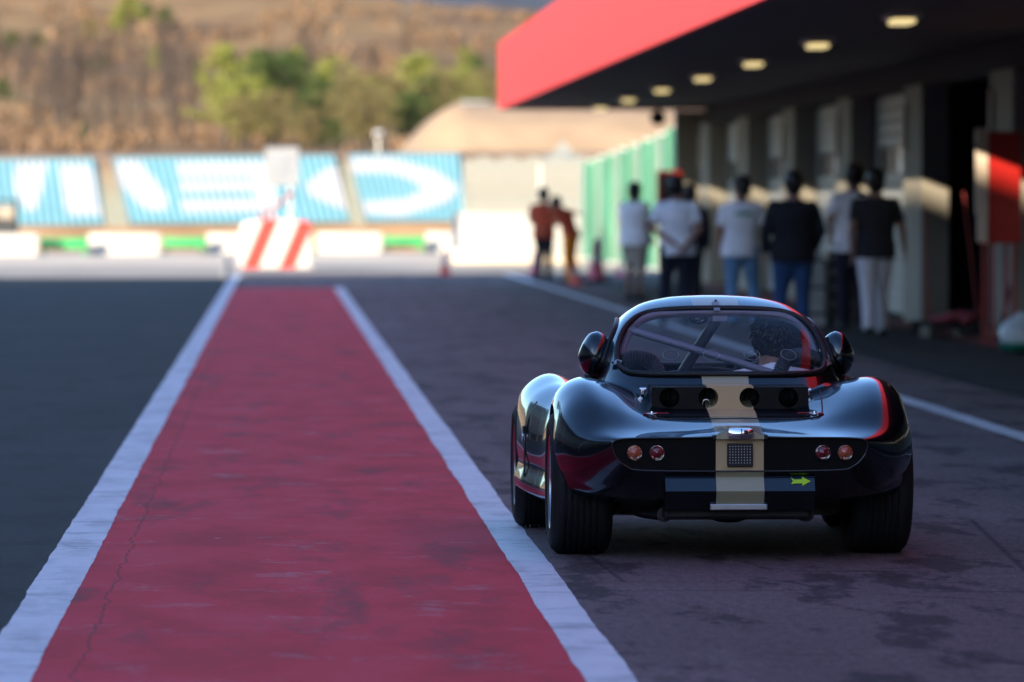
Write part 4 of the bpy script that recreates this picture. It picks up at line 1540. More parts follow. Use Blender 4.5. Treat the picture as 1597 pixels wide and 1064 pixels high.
for i, (a, w_) in enumerate(((-.085, .026), (-.05, .030), (-.012, .028), (.026, .03), (.06, .024), (.088, .02))):
    bm = bmesh.new(); box(bm, (a, 0, 1.345), (w_, .006, .055), None, .001)
    p_ = from_bm('print_letter', bm, M['green_print'], sh_)
    bv_ = BVHTree.FromPolygons([v.co for v in sh_.data.vertices], [tuple(p.vertices) for p in sh_.data.polygons])
    h_ = bv_.ray_cast(Vector((a, -1, 1.345)), Vector((0, 1, 0)))
    p_.data.transform(Matrix.Translation((0, (h_[0].y if h_[0] else -.13) - .002, 0)))
person('man in black jacket and dark blue jeans seen from behind', stand(1237, 60.5), R(2), 1.84, {
    'eL': (-.29, -.03, 1.16), 'wL': (-.29, .05, .93), 'eR': (.29, -.03, 1.16), 'wR': (.24, .17, .97), 'kL': (-.12, .06, .5), 'aL': (-.14, .04, .085), 'sR': (.19, -.01, 1.39)}, 'black_cloth', 'jeans_dark', 'long', build=1.15, top_name='jacket')
person('man in white shirt walking behind the charcoal shirted man', stand(1331, 66.5), R(12), 1.96, {
    'eL': (-.28, -.05, 1.17), 'wL': (-.20, .16, 1.02), 'kR': (.1, .08, .5), 'aR': (.1, .05, .085)}, 'white_cloth', 'navy_cloth', build=1.0)
person('man in charcoal t-shirt and white trousers walking along the garages', stand(1365, 63), R(8), 1.875, {
    'eL': (-.27, -.08, 1.16), 'wL': (-.25, -.02, .92), 'eR': (.29, -.02, 1.16), 'wR': (.33, .06, .93),
    'kL': (-.1, -.06, .51), 'aL': (-.11, -.16, .11), 'kR': (.1, .10, .50), 'aR': (.1, .10, .085)}, 'grey_cloth', 'white_cloth', build=1.08)
person('marshal in brick red shirt and black trousers reaching out one arm', stand(848, 106.5), R(-30), 1.78, {
    'eR': (.40, .12, 1.36), 'wR': (.58, .26, 1.30), 'eL': (-.30, .0, 1.18), 'wL': (-.22, .18, 1.05), 'kL': (-.09, .04, .5)}, 'red_cloth', 'black_cloth', 'short', build=1.08, detail=.8)
person('marshal in orange overall bending towards the red shirted marshal', stand(890, 105), R(62), 1.76, {
    'chest': (0, .10, 1.24), 'neck': (0, .22, 1.38), 'head': (0, .33, 1.49), 'sL': (-.185, .19, 1.33), 'sR': (.185, .19, 1.33),
    'eL': (-.24, .36, 1.13), 'wL': (-.14, .50, 1.02), 'eR': (.24, .36, 1.15), 'wR': (.16, .54, 1.06)}, 'red_cloth', 'orange_cloth', 'long', detail=.8)
# ------------------------------------------------------------------ the car (x right, y forward, z up; origin on the ground under the rear axle)
CX, CY = 1.916, 24.25
car = empty('race_car', (CX, CY, 0), R(0.3))
tag(car, 'glossy black vintage race coupe with a gold centre stripe', 'car')

ST = {
    -.625: [(0, .528), (.2, .522), (.38, .521), (.47, .519), (.525, .512), (.54, .492), (.525, .44), (.48, .397), (.40, .379), (0, .375)],
    -.60: [(0, .535), (.2, .527), (.38, .525), (.48, .524), (.55, .517), (.575, .49), (.56, .42), (.50, .365), (.41, .345), (0, .340)],
    -.50: [(0, .553), (.2, .546), (.38, .544), (.50, .552), (.59, .550), (.655, .515), (.665, .42), (.60, .315), (.50, .275), (0, .26)],
    -.35: [(0, .584), (.2, .580), (.37, .588), (.50, .630), (.61, .655), (.705, .60), (.745, .485), (.715, .355), (.60, .252), (0, .22)],
    -.18: [(0, .610), (.2, .610), (.36, .624), (.50, .688), (.625, .722), (.725, .65), (.765, .505), (.755, .37), (.68, .225), (0, .19)],
    0.0: [(0, .645), (.2, .645), (.36, .668), (.505, .725), (.635, .748), (.735, .68), (.772, .52), (.772, .37), (.72, .20), (0, .17)],
    .22: [(0, .705), (.2, .705), (.37, .712), (.51, .730), (.63, .738), (.725, .665), (.76, .50), (.757, .34), (.71, .17), (0, .15)],
    .55: [(0, .73), (.2, .725), (.40, .71), (.51, .694), (.60, .66), (.685, .60), (.718, .47), (.712, .32), (.67, .155), (0, .14)],
    1.05: [(0, .73), (.2, .725), (.40, .695), (.51, .66), (.60, .635), (.69, .575), (.725, .45), (.722, .31), (.68, .15), (0, .14)],
    1.5: [(0, .66), (.2, .655), (.37, .62), (.52, .645), (.655, .678), (.77, .61), (.805, .47), (.803, .33), (.75, .17), (0, .14)],
    1.95: [(0, .60), (.2, .595), (.36, .572), (.52, .65), (.665, .704), (.785, .63), (.822, .48), (.82, .35), (.76, .18), (0, .15)],
    2.35: [(0, .53), (.2, .525), (.37, .512), (.51, .555), (.63, .570), (.735, .51), (.77, .41), (.75, .31), (.68, .19), (0, .17)],
    2.62: [(0, .445), (.17, .44), (.31, .435), (.43, .438), (.53, .432), (.60, .40), (.62, .35), (.59, .29), (.52, .225), (0, .21)],
    2.76: [(0, .36), (.1, .358), (.2, .355), (.27, .352), (.33, .346), (.37, .335), (.38, .32), (.36, .30), (.31, .28), (0, .27)],
}
keys = sorted(ST)


def pchip(xs, ys, x):
    n = len(xs)
    i = 0
    while i < n - 2 and x > xs[i + 1]: i += 1
    def slope(k):
        if k == 0: return (ys[1] - ys[0]) / (xs[1] - xs[0])
        if k == n - 1: return (ys[-1] - ys[-2]) / (xs[-1] - xs[-2])
        d0 = (ys[k] - ys[k - 1]) / (xs[k] - xs[k - 1]); d1 = (ys[k + 1] - ys[k]) / (xs[k + 1] - xs[k])
        h0, h1 = xs[k] - xs[k - 1], xs[k + 1] - xs[k]
        return (d0 * h1 + d1 * h0) / (h0 + h1)
    h = xs[i + 1] - xs[i]
    t = (x - xs[i]) / h
    m0, m1 = slope(i) * h, slope(i + 1) * h
    return ys[i] * (2 * t ** 3 - 3 * t * t + 1) + m0 * (t ** 3 - 2 * t * t + t) + ys[i + 1] * (-2 * t ** 3 + 3 * t * t) + m1 * (t ** 3 - t * t)


def section(v):
    cp = []
    for k in range(10):
        cp.append((pchip(keys, [ST[q][k][0] for q in keys], v), pchip(keys, [ST[q][k][1] for q in keys], v)))
    pts = [Vector((-cp[1][0], 0, cp[1][1]))] + [Vector((a, 0, b)) for a, b in cp] + [Vector((-cp[8][0], 0, cp[8][1]))]
    full = crom(pts, 7)
    half = full[7:7 + 9 * 7 + 1]
    half[0].x = 0; half[-1].x = 0
    return half


vv = [-.625, -.62, -.612, -.60, -.585] + [-.565 + .0235 * i for i in range(46)] + [.53 + .04 * i for i in range(53)] + [2.65, 2.68, 2.71, 2.74, 2.76]
bm = bmesh.new()
rings = []
for v in vv:
    h = section(v)
    ring = [bm.verts.new((p.x, v, p.z)) for p in h]
    ring += [bm.verts.new((-p.x, v, p.z)) for p in h[-2:0:-1]]
    rings.append(ring)
for a, b in zip(rings, rings[1:]):
    n = len(a)
    for i in range(n):
        j = (i + 1) % n
        bm.faces.new((a[i], a[j], b[j], b[i]))
# inset lip and recessed tail cap
def cap_ring(src, sc_, v):
    c = Vector((0, 0, .447))
    return [bm.verts.new((c.x + (p.co.x - c.x) * (1 - (1 - sc_) * .25), v, c.z + (p.co.z - c.z) * sc_)) for p in src]
r0 = rings[0]
r1 = cap_ring(r0, .955, -.627); r2 = cap_ring(r0, .93, -.605)
n = len(r0)
for a, b in ((r1, r0), (r2, r1)):
    for i in range(n):
        j = (i + 1) % n
        bm.faces.new((a[i], a[j], b[j], b[i]))
tail_outline = [p.co.copy() for p in r2]
bm.faces.new(r2[::-1])
bm.faces.new(rings[-1])
bmesh.ops.recalc_face_normals(bm, faces=bm.faces[:])
body = from_bm('body', bm, M['paint'], car)
# wheel arches, cockpit and footwell
bm = bmesh.new()
RA, FA = 0.0, 1.97
for (vy, r, u) in ((RA, .338, .48), (FA, .325, .52)):
    for s in (-1, 1):
        cyl(bm, (s * u, vy, .30), (s * 1.1, vy, .30), r, None, 72)
boolean(body, bm)
bm = bmesh.new()
box2(bm, (-.455, .26, .19), (.455, 1.30, 1.2))
boolean(body, bm)
bm = bmesh.new()
box2(bm, (-.44, 1.2, .20), (.44, 1.72, .50))
boolean(body, bm)
body.data.shade_smooth(); body.data.set_sharp_from_angle(angle=R(42))
# tail panel
bm = bmesh.new()
vs_ = [bm.verts.new((p.x * .997, -.608, .447 + (p.z - .447) * .995)) for p in tail_outline]
bm.faces.new(vs_)
tp = from_bm('tail_panel', bm, M['satin'], car)
bm = bmesh.new(); tube(bm, [Vector((p.x * 1.004, -.6275, .447 + (p.z - .447) * 1.025)) for p in tail_outline], .0035, 8, True)
from_bm('panel_rim', bm, M['rim_trim'], tp, 60)

bpts = BVHTree.FromPolygons([v.co for v in body.data.vertices], [tuple(p.vertices) for p in body.data.polygons])


def deck(u, v):
    h = bpts.ray_cast(Vector((u, v, 2)), Vector((0, 0, -1)))
    return h[0].z if h[0] else .6


# ---- greenhouse shell
GR = [(.655, .552, .03, 1.47), (.70, .530, .075, 1.40), (.76, .508, .150, 1.30), (.81, .492, .205, 1.23), (.86, .474, .265, 1.16), (.91, .453, .335, 1.10), (.96, .424, .415, 1.045),
      (1.0, .389, .500, 1.01), (1.03, .347, .575, .985), (1.055, .295, .650, .965), (1.072, .225, .715, .945), (1.083, .14, .775, .92), (1.087, .06, .82, .89)]


def gh_ring(u, v0, v1, n=96, ex=3.0):
    vc, a = (v0 + v1) / 2, (v1 - v0) / 2
    out = []
    for i in range(n):
        t = 2 * math.pi * i / n
        c, s_ = math.cos(t), math.sin(t)
        out.append((u * math.copysign(abs(s_) ** (2 / ex), s_), vc + a * math.copysign(abs(c) ** (2 / ex), c)))
    return out


def greenhouse(shrink=0.0):
    bm = bmesh.new()
    zs = [g[0] for g in GR]
    dens = []
    for i in range(len(GR) - 1):
        for k in range(3): dens.append(zs[i] + (zs[i + 1] - zs[i]) * k / 3)
    dens.append(zs[-1])
    rr = []
    for z in dens:
        u = pchip(zs, [g[1] for g in GR], z) - shrink
        a = pchip(zs, [g[2] for g in GR], z) + shrink
        b = pchip(zs, [g[3] for g in GR], z) - shrink
        if u < .01: continue
        u *= 1.025
        ex = 3.7 - 1.5 * max(0, (z - .98) / .107)
        rr.append([bm.verts.new((p[0], p[1], z - shrink)) for p in gh_ring(u, a, b, 96, ex)])
    for a, b in zip(rr, rr[1:]):
        for i in range(96):
            j = (i + 1) % 96
            bm.faces.new((a[i], a[j], b[j], b[i]))
    top = bm.verts.new((0, .855, 1.0875 - shrink))
    for i in range(96):
        bm.faces.new((rr[-1][i], rr[-1][(i + 1) % 96], top))
    bmesh.ops.recalc_face_normals(bm, faces=bm.faces[:])
    return bm


REARW = [(0, .757), (.2, .757), (.36, .759), (.42, .770), (.445, .80), (.446, .85), (.430, .905), (.398, .957), (.345, .998), (.27, 1.020), (.15, 1.030), (0, 1.032)]
def mirror_poly(h):
    pts = [Vector((a, 0, b)) for a, b in h] + [Vector((-a, 0, b)) for a, b in h[-2:0:-1]]
    return crom(pts, 6, True)
def prism(poly, axis, a, b):
    bm = bmesh.new()
    if axis == 'Y':
        A = [bm.verts.new((p.x, a, p.z)) for p in poly]; B = [bm.verts.new((p.x, b, p.z)) for p in poly]
    else:
        A = [bm.verts.new((a, p.x, p.z)) for p in poly]; B = [bm.verts.new((b, p.x, p.z)) for p in poly]
    n = len(poly)
    bm.faces.new(A); bm.faces.new(B[::-1])
    for i in range(n):
        j = (i + 1) % n
        bm.faces.new((A[i], A[j], B[j], B[i]))
    return bm


WIND = [(0, .765), (.2, .765), (.38, .772), (.425, .79), (.42, .84), (.385, .93), (.33, .99), (.24, 1.015), (0, 1.022)]
SIDE = [Vector((a, 0, b)) for a, b in ((.50, .80), (.56, .775), (.80, .77), (1.05, .77), (1.13, .785), (1.07, .87), (1.00, .945), (.92, .975), (.75, .975), (.60, .945), (.53, .87))]
rw = mirror_poly(REARW); ww = mirror_poly(WIND); sw = crom(SIDE, 5, True)
cuts = {'rear': (rw, 'Y', -.4, .70), 'wind': (ww, 'Y', .93, 1.8), 'sideR': (sw, 'X', .3, .8), 'sideL': (sw, 'X', -.8, -.3)}
shell = from_bm('cabin', greenhouse(), M['paint'], car)
sm = shell.modifiers.new('s', 'SOLIDIFY'); sm.thickness = .022; sm.offset = -1
evaluated(shell)
for k, (pl, ax, a, b) in cuts.items():
    boolean(shell, prism(pl, ax, a, b))
shell.data.shade_smooth(); shell.data.set_sharp_from_angle(angle=R(40))
gh = greenhouse()
gh_t = BVHTree.FromBMesh(gh)
gh.free()
for k, nm in (('rear', 'rear_window'), ('wind', 'windscreen'), ('sideL', 'side_window'), ('sideR', 'side_window')):
    pl, ax, a, b = cuts[k]
    g = from_bm(nm, greenhouse(.006), M['glass'], car)
    sm = g.modifiers.new('s', 'SOLIDIFY'); sm.thickness = .003; sm.offset = -1
    evaluated(g)
    boolean(g, prism(pl, ax, a, b), 'INTERSECT')
    if len(g.data.materials) == 0: g.data.materials.append(M['glass'])
    g.data.shade_smooth(); g.data.set_sharp_from_angle(angle=R(40))
    pts = []
    for p in pl:
        if ax == 'Y':
            o_ = Vector((p.x, -2 if k == 'rear' else 3, p.z)); d_ = Vector((0, 1 if k == 'rear' else -1, 0))
        else:
            o_ = Vector((-2 if k == 'sideL' else 2, p.x, p.z)); d_ = Vector((1 if k == 'sideL' else -1, 0, 0))
        h = gh_t.ray_cast(o_, d_)
        if h[0] is not None: pts.append(h[0] + h[1] * (.004 if h[1].dot(d_) < 0 else -.004))
    bm = bmesh.new(); tube(bm, pts, .0125 if k == 'rear' else .010, 10, True)
    bmesh.ops.recalc_face_normals(bm, faces=bm.faces[:])
    from_bm('window_seal', bm, M['seal'], g, 60)
    if k == 'rear':
        rear_glass = g
        # round vent rings in the plastic window
        for u in (-.225, -.052, .125, .285):
            c = gh_t.ray_cast(Vector((u, -2, .838)), Vector((0, 1, 0)))
            q = c[1].to_track_quat('Z', 'Y').to_matrix()
            bm = bmesh.new()
            tube(bm, [c[0] + c[1] * (.002 if c[1].y < 0 else -.002) + q @ Vector((.034 * math.cos(t), .034 * math.sin(t), 0)) for t in [2 * math.pi * i / 32 for i in range(32)]], .0016, 6, True)
            from_bm('vent_ring', bm, M['brushed'], g, 60)
        # metal clips holding the window
        for (u, w, du, dw) in ((0.0, 1.040, 0, .036), (-.452, .795, -.04, -.016), (.455, .797, .034, .006)):
            P0 = gh_t.ray_cast(Vector((u - du * .45, -2, w - dw * .5)), Vector((0, 1, 0)))
            P1 = gh_t.ray_cast(Vector((u + du * .55, -2, w + dw * .6)), Vector((0, 1, 0)))
            if P0[0] is None or P1[0] is None: continue
            a_, b_ = P0[0], P1[0]
            nrm = P0[1] if P0[1].y < 0 else -P0[1]
            t_ = (b_ - a_).normalized(); s_ = nrm.cross(t_).normalized()
            bm = bmesh.new()
            row = [a_ + nrm * .003, a_.lerp(b_, .3) + nrm * .019, a_.lerp(b_, .7) + nrm * .019, b_ + nrm * .004]
            A = [bm.verts.new(p - s_ * .0135) for p in row]; B = [bm.verts.new(p + s_ * .0135) for p in row]
            for i in range(3): bm.faces.new((A[i], A[i + 1], B[i + 1], B[i]))
            bmesh.ops.solidify(bm, geom=bm.faces[:], thickness=.003)
            cl = from_bm('window_clip', bm, M['clip'], g)
            bm = bmesh.new(); sph(bm, a_.lerp(b_, .65) + nrm * .022, .005, 8, 6); from_bm('screw', bm, M['oily'], cl, 60)

# ---- rear deck hatch with the four-hole scoop
bm = bmesh.new()
zb = .60
prof = [(-.285, .597), (-.20, .612), (-.126, .620), (-.118, .712), (-.08, .716), (.10, .716)]
def hatch_profile(u):
    cen = max(0, 1 - (abs(u) / .115) ** 4)
    return [(v, w + (.006 * cen if w > .65 else .0)) for v, w in prof]
us = [-.335 + .67 * i / 40 for i in range(41)]
cols = []
for u in us:
    cols.append([bm.verts.new((u * (1.0 + .03 * (v < -.15)), v, w)) for v, w in hatch_profile(u)])
for a, b in zip(cols, cols[1:]):
    for i in range(len(prof) - 1): bm.faces.new((a[i], a[i + 1], b[i + 1], b[i]))
# close underneath
lowL = [bm.verts.new((c[0].co.x, prof[0][0], .565)) for c in cols]
lowR = [bm.verts.new((c[-1].co.x, prof[-1][0], .565)) for c in cols]
for i in range(40):
    bm.faces.new((cols[i][0], cols[i + 1][0], lowL[i + 1], lowL[i]))
    bm.faces.new((cols[i + 1][-1], cols[i][-1], lowR[i], lowR[i + 1]))
    bm.faces.new((lowL[i], lowL[i + 1], lowR[i + 1], lowR[i]))
bm.faces.new([lowL[0], lowR[0]] + cols[0][::-1])
bm.faces.new([lowR[-1], lowL[-1]] + cols[-1])
bmesh.ops.recalc_face_normals(bm, faces=bm.faces[:])
hatch = from_bm('engine_hatch', bm, M['satin'], car)
bm = bmesh.new()
for u in (-.258, -.092, .083, .249):
    cyl(bm, (u, -.30, .662), (u, .04, .672), .0425, None, 40)
boolean(hatch, bm)
hatch.data.shade_smooth(); hatch.data.set_sharp_from_angle(angle=R(28))
if len(hatch.data.materials) == 0: hatch.data.materials.append(M['satin'])
for u in (-.258, -.092, .083, .249):
    bm = bmesh.new(); cyl(bm, (u, .030, .6715), (u, .037, .672), .041, None, 24); d_ = from_bm('intake', bm, M['dark'], hatch)
    for k in range(3):
        bm = bmesh.new(); cyl(bm, (u - .03 + .02 * k, .02, .652), (u - .02 + .02 * k, .02, .69), .005, None, 8); from_bm('linkage', bm, M['oily'], d_)
# chrome pipe seen inside one hole
bm = bmesh.new(); tube(bm, crom([(-.112, -.04, .636), (-.108, -.04, .652), (-.095, -.04, .657), (-.083, -.04, .651), (-.081, -.04, .639)], 5), .004, 8); from_bm('fuel_pipe', bm, M['chrome'], hatch, 60)
# hatch seam lines, pins and hinges
def on_deck(u, v, off=.001): return Vector((u, v, deck(u, v) + off))
bm = bmesh.new()
seam = crom([(-.40, .06, 0), (-.392, -.12, 0), (-.376, -.28, 0), (-.345, -.325, 0), (-.2, -.333, 0), (0, -.336, 0), (.2, -.333, 0), (.345, -.325, 0), (.376, -.28, 0), (.392, -.12, 0), (.40, .06, 0)], 8)
tube(bm, [on_deck(p.x, p.y, .0005) for p in seam], .0035, 6)
from_bm('hatch_seam', bm, M['seal'], car, 60)
for u in (-.345, .345):
    c = on_deck(u, -.285)
    s_ = 1 if u > 0 else -1
    bm = bmesh.new(); tube(bm, [c + Vector((.026 * math.cos(t), .032 * math.sin(t), .006)) for t in [2 * math.pi * i / 28 for i in range(28)]], .0035, 8, True); pn = from_bm('hood_pin', bm, M['chrome'], car, 60)
    bm = bmesh.new(); cyl(bm, c, c + Vector((0, 0, .016)), .011, .008, 16); from_bm('pin_head', bm, M['chrome'], pn, 40)
    bm = bmesh.new(); box(bm, c + Vector((-s_ * .045, 0, .008)), (.055, .014, .005), None, .002); from_bm('pin_lanyard', bm, M['red_anod'], pn)
    bm = bmesh.new(); box(bm, c + Vector((s_ * .025, -.01, .006)), (.025, .02, .006), None, .002); from_bm('pin_lanyard', bm, M['red_anod'], pn)
for u in (-.362, .345):
    c = on_deck(u, .02)
    bm = bmesh.new(); box(bm, c + Vector((0, 0, .012)), (.018, .03, .024), None, .004); hg = from_bm('hatch_hinge', bm, M['chrome'], car)
    bm = bmesh.new(); cyl(bm, c + Vector((-.014, 0, .026)), c + Vector((.014, 0, .026)), .008, None, 12); from_bm('hinge_pin', bm, M['chrome'], hg, 40)

# ---- tail details
TV = -.612
for (u, m) in ((-.440, 'lens_orange'), (-.347, 'lens_red'), (.347, 'lens_red'), (.440, 'lens_orange')):
    bm = bmesh.new()
    lathe(bm, [(TV + .002, .0335), (TV - .010, .0335), (TV - .014, .031), (TV - .012, .0285), (TV - .002, .0275)], (u, 0, .455), 40, 'Y')
    rg_ = from_bm('tail_lamp', bm, M['chrome'], car, 40)
    bm = bmesh.new()
    lathe(bm, [(TV - .006, .0280), (TV - .016, .024), (TV - .024, .014), (TV - .0275, .0005)], (u, 0, .455), 32, 'Y')
    from_bm('lens', bm, M[m], rg_, 60)
bm = bmesh.new()
box(bm, (0, TV - .022, .540 - .006), (.112, .044, .050), None, .018)
lmp = from_bm('plate_lamp', bm, M['chrome'], car, 40)
bm = bmesh.new(); box(bm, (.004, TV - .0445, .536), (.004, .003, .04)); from_bm('lamp_seam', bm, M['dark'], lmp)
bm = bmesh.new(); box(bm, (.022, TV - .0445, .541), (.016, .003, .018)); from_bm('lamp_mark', bm, M['dark'], lmp)
bm = bmesh.new(); box(bm, (0, TV - .004, .445), (.108, .012, .098), None, .004)
rf = from_bm('reflector_mesh', bm, M['dark'], car)
bm = bmesh.new()
for i in range(8):
    for j in range(7):
        sph(bm, (-.042 + .012 * i, TV - .0105, .412 + .0115 * j), .0023, 6, 4)
from_bm('mesh_studs', bm, M['white_metal'], rf)
# duck-tail bump over the plate lamp
bm = bmesh.new()
cols = []
for i in range(25):
    u = -.115 + .23 * i / 24
    hgt = .030 * (0.5 + 0.5 * math.cos(math.pi * min(1, abs(u) / .105))) ** .8
    c_ = []
    for k in range(9):
        v = -.631 + .17 * k / 8
        f = (1 - k / 8) ** 1.0
        c_.append(bm.verts.new((u, v, deck(u, max(v, -.622)) + .0012 + hgt * f)))
    c_.insert(0, bm.verts.new((u, -.631, .512)))
    cols.append(c_)
for a, b in zip(cols, cols[1:]):
    for i in range(len(a) - 1): bm.faces.new((a[i], a[i + 1], b[i + 1], b[i]))
bmesh.ops.recalc_face_normals(bm, faces=bm.faces[:])
from_bm('tail_bump', bm, M['paint'], car, 50)
# lower slanted plate with lip
bm = bmesh.new()
sec = [(-.598, .374), (-.648, .296), (-.644, .288), (-.60, .215), (-.40, .205), (-.40, .36)]
L_ = [bm.verts.new((-.312, v, w)) for v, w in sec]; R__ = [bm.verts.new((.312, v, w)) for v, w in sec]
bm.faces.new(L_); bm.faces.new(R__[::-1])
for i in range(len(sec)):
    j = (i + 1) % len(sec)
    bm.faces.new((L_[i], L_[j], R__[j], R__[i]))
bmesh.ops.recalc_face_normals(bm, faces=bm.faces[:])
rp = from_bm('rear_plate', bm, M['paint'], car)
# fluorescent tow arrow
sl = Vector((0, -.050, -.078)).normalized()
nr = Vector((0, -.078, .050)).normalized()
o0 = Vector((.255, -.6237, .334)) + nr * .0035
arrow = [(.040, 0), (.004, .022), (.006, .010), (-.028, .008), (-.043, .019), (-.034, .002), (-.043, -.014), (-.026, -.010), (.006, -.010), (.004, -.022)]
bm = bmesh.new()
A = [bm.verts.new(o0 + Vector((a, 0, 0)) - sl * b) for a, b in arrow]
B = [bm.verts.new(o0 - nr * .0025 + Vector((a, 0, 0)) - sl * b) for a, b in arrow]
bm.faces.new(A); bm.faces.new(B[::-1])
for i in range(len(arrow)):
    j = (i + 1) % len(arrow)
    bm.faces.new((A[i], A[j], B[j], B[i]))
bmesh.ops.recalc_face_normals(bm, faces=bm.faces[:])
from_bm('tow_arrow', bm, M['hivis'], rp)
# underside: exhaust plate, pipes, gearbox, suspension
bm = bmesh.new(); box(bm, (-.005, -.615, .228), (.24, .02, .026), None, .004); from_bm('exhaust_plate', bm, M['brushed'], car)
bm = bmesh.new(); box(bm, (0, -.30, .20), (.62, .45, .06), None, .015); from_bm('undertray', bm, M['oily'], car)
bm = bmesh.new(); sph(bm, (0, -.05, .25), (.16, .22, .12)); from_bm('differential', bm, M['oily'], car, 60)
bm = bmesh.new(); cyl(bm, (-.55, 0, .30), (.55, 0, .30), .03); from_bm('half_shaft', bm, M['oily'], car, 40)
for s in (-1, 1):
    bm = bmesh.new(); cyl(bm, (s * .2, -.1, .2), (s * .52, 0, .2), .018); from_bm('suspension_arm', bm, M['oily'], car, 40)
    bm = bmesh.new(); tube(bm, crom([(s * .42, 1.2, .17), (s * .36, .3, .17), (s * .3, -.2, .18), (s * .3, -.40, .185)], 6), .032, 14); from_bm('exhaust_pipe', bm, M['oily'], car, 60)

# ---- wheels
def wheel(u, v, Rr, W, side):
    w = empty('wheel', (0, 0, 0)); w.parent = car
    rim = Rr * .66
    # tyre with circumferential grooves
    prof = [(-W / 2 + .012, rim), (-W / 2 - .006, rim + .03), (-W / 2 - .010, (rim + Rr) / 2), (-W / 2 + .002, Rr - .022), (-W / 2 + .022, Rr - .004)]
    ng = 7
    x = -W / 2 + .03
    step = (W - .06) / ng
    for g in range(ng):
        prof += [(x + .002, Rr), (x + step - .010, Rr), (x + step - .008, Rr - .009), (x + step - .001, Rr - .009)] if g < ng - 1 else [(x + .002, Rr), (x + step, Rr)]
        x += step
    prof += [(W / 2 - .022, Rr - .004), (W / 2 - .002, Rr - .022), (W / 2 + .010, (rim + Rr) / 2), (W / 2 + .006, rim + .03), (W / 2 - .012, rim)]
    bm = bmesh.new()
    rr = lathe(bm, [(a, r) for a, r in prof], (u, v, Rr), 120, 'X')
    # zigzag the groove walls a little
    for ri, ring in enumerate(rr):
        if 5 <= ri < len(rr) - 5:
            for i, vv_ in enumerate(ring): vv_.co.x += .0007 * (1 if (i // 2) % 2 else -1)
    bmesh.ops.recalc_face_normals(bm, faces=bm.faces[:])
    # close with an inner band
    from_bm('tyre', bm, M['rubber'], w, 35)
    s = side
    bm = bmesh.new()
    lathe(bm, [(s * (W / 2 - .010), rim + .004), (s * (W / 2 + .002), rim - .002), (s * (W / 2 - .006), rim - .014), (s * (W / 2 - .05), rim - .022), (s * (W / 2 - .075), rim * .62), (s * (W / 2 - .055), rim * .35), (s * (W / 2 - .05), .03), (s * (W / 2 - .05), .0005)], (u, v, Rr), 60, 'X')
    bmesh.ops.recalc_face_normals(bm, faces=bm.faces[:])
    rm = from_bm('rim', bm, M['brushed'], w, 40)
    bm = bmesh.new()
    lathe(bm, [(-s * (W / 2 - .012), rim + .004), (-s * (W / 2 - .03), rim - .01), (-s * (W / 2 - .06), rim - .02), (-s * (W / 2 - .06), .0005)], (u, v, Rr), 40, 'X')
    from_bm('brake_side', bm, M['oily'], w, 40)
    bm = bmesh.new(); cyl(bm, (u + s * (W / 2 - .055), v, Rr), (u + s * (W / 2 - .02), v, Rr), .03, .022, 20); from_bm('hub', bm, M['brushed'], rm, 40)
    for k in range(5):
        t = 2 * math.pi * k / 5
        bm = bmesh.new(); cyl(bm, (u + s * (W / 2 - .06), v + .055 * math.cos(t), Rr + .055 * math.sin(t)), (u + s * (W / 2 - .035), v + .055 * math.cos(t), Rr + .055 * math.sin(t)), .009, None, 6); from_bm('wheel_nut', bm, M['oily'], rm)


for s in (-1, 1):
    wheel(s * .637, RA, .305, .245, s)
    wheel(s * .715, FA, .29, .205, s)

# ---- side mirrors / cowls on the doors
for s in (-1, 1):
    bm = bmesh.new()
    rg = []
    for k in range(22):
        t = k / 21
        v = -.10 + .30 * t
        q = math.sin(math.pi * min(1, .02 + t * .985) ** .62)
        q = max(q, .02)
        ring = []
        for i in range(32):
            a = 2 * math.pi * i / 32
            x = math.cos(a); z = math.sin(a)
            # flat inner side, round outer side, pointed towards the top inner corner
            ux = x * .066 if x > 0 else x * .088
            zz_ = z * .098
            if x < 0 and z > 0: zz_ *= 1.06
            if x > 0 and z > 0: ux *= (1 - .35 * z)
            ring.append(bm.verts.new((s * (.540 + ux * q), .60 + v, .832 + zz_ * q)))
        rg.append(ring)
    for a, b in zip(rg, rg[1:]):
        for i in range(32):
            j = (i + 1) % 32
            bm.faces.new((a[i], a[j], b[j], b[i]))
    bm.faces.new(rg[0][::-1]); bm.faces.new(rg[-1])
    bmesh.ops.recalc_face_normals(bm, faces=bm.faces[:])
    mr = from_bm('mirror_cowl', bm, M['paint_plain'], car, 60)
    bm = bmesh.new(); cyl(bm, (s * .55, .66, .62), (s * .55, .66, .76), .03, .022, 14); from_bm('stalk', bm, M['dark'], mr, 40)

# ---- interior
bm = bmesh.new()
hoop = crom([(-.435, .42, .30), (-.435, .44, .74), (-.405, .50, .90), (-.33, .56, .985), (-.18, .585, 1.012), (.18, .585, 1.012), (.33, .56, .985), (.405, .50, .90), (.435, .44, .74), (.435, .42, .30)], 7)
tube(bm, hoop, .019, 14); rb_ = from_bm('roll_hoop', bm, M['roll'], car, 60)
bm = bmesh.new(); cyl(bm, (-.395, .52, .945), (.30, .40, .735), .0165, None, 16); from_bm('diagonal_bar', bm, M['roll'], rb_, 60)
bm = bmesh.new(); cyl(bm, (.015, .60, 1.005), (-.185, 1.25, .60), .024, None, 16); from_bm('brace_bar', bm, M['roll'], rb_, 60)
bm = bmesh.new(); box(bm, (.015, .60, 1.0), (.07, .05, .05), None, .006); from_bm('gusset', bm, M['roll'], rb_)
bm = bmesh.new(); sph(bm, (-.055, .88, .985), (.045, .025, .028)); im = from_bm('inner_mirror', bm, M['dark'], car, 60)
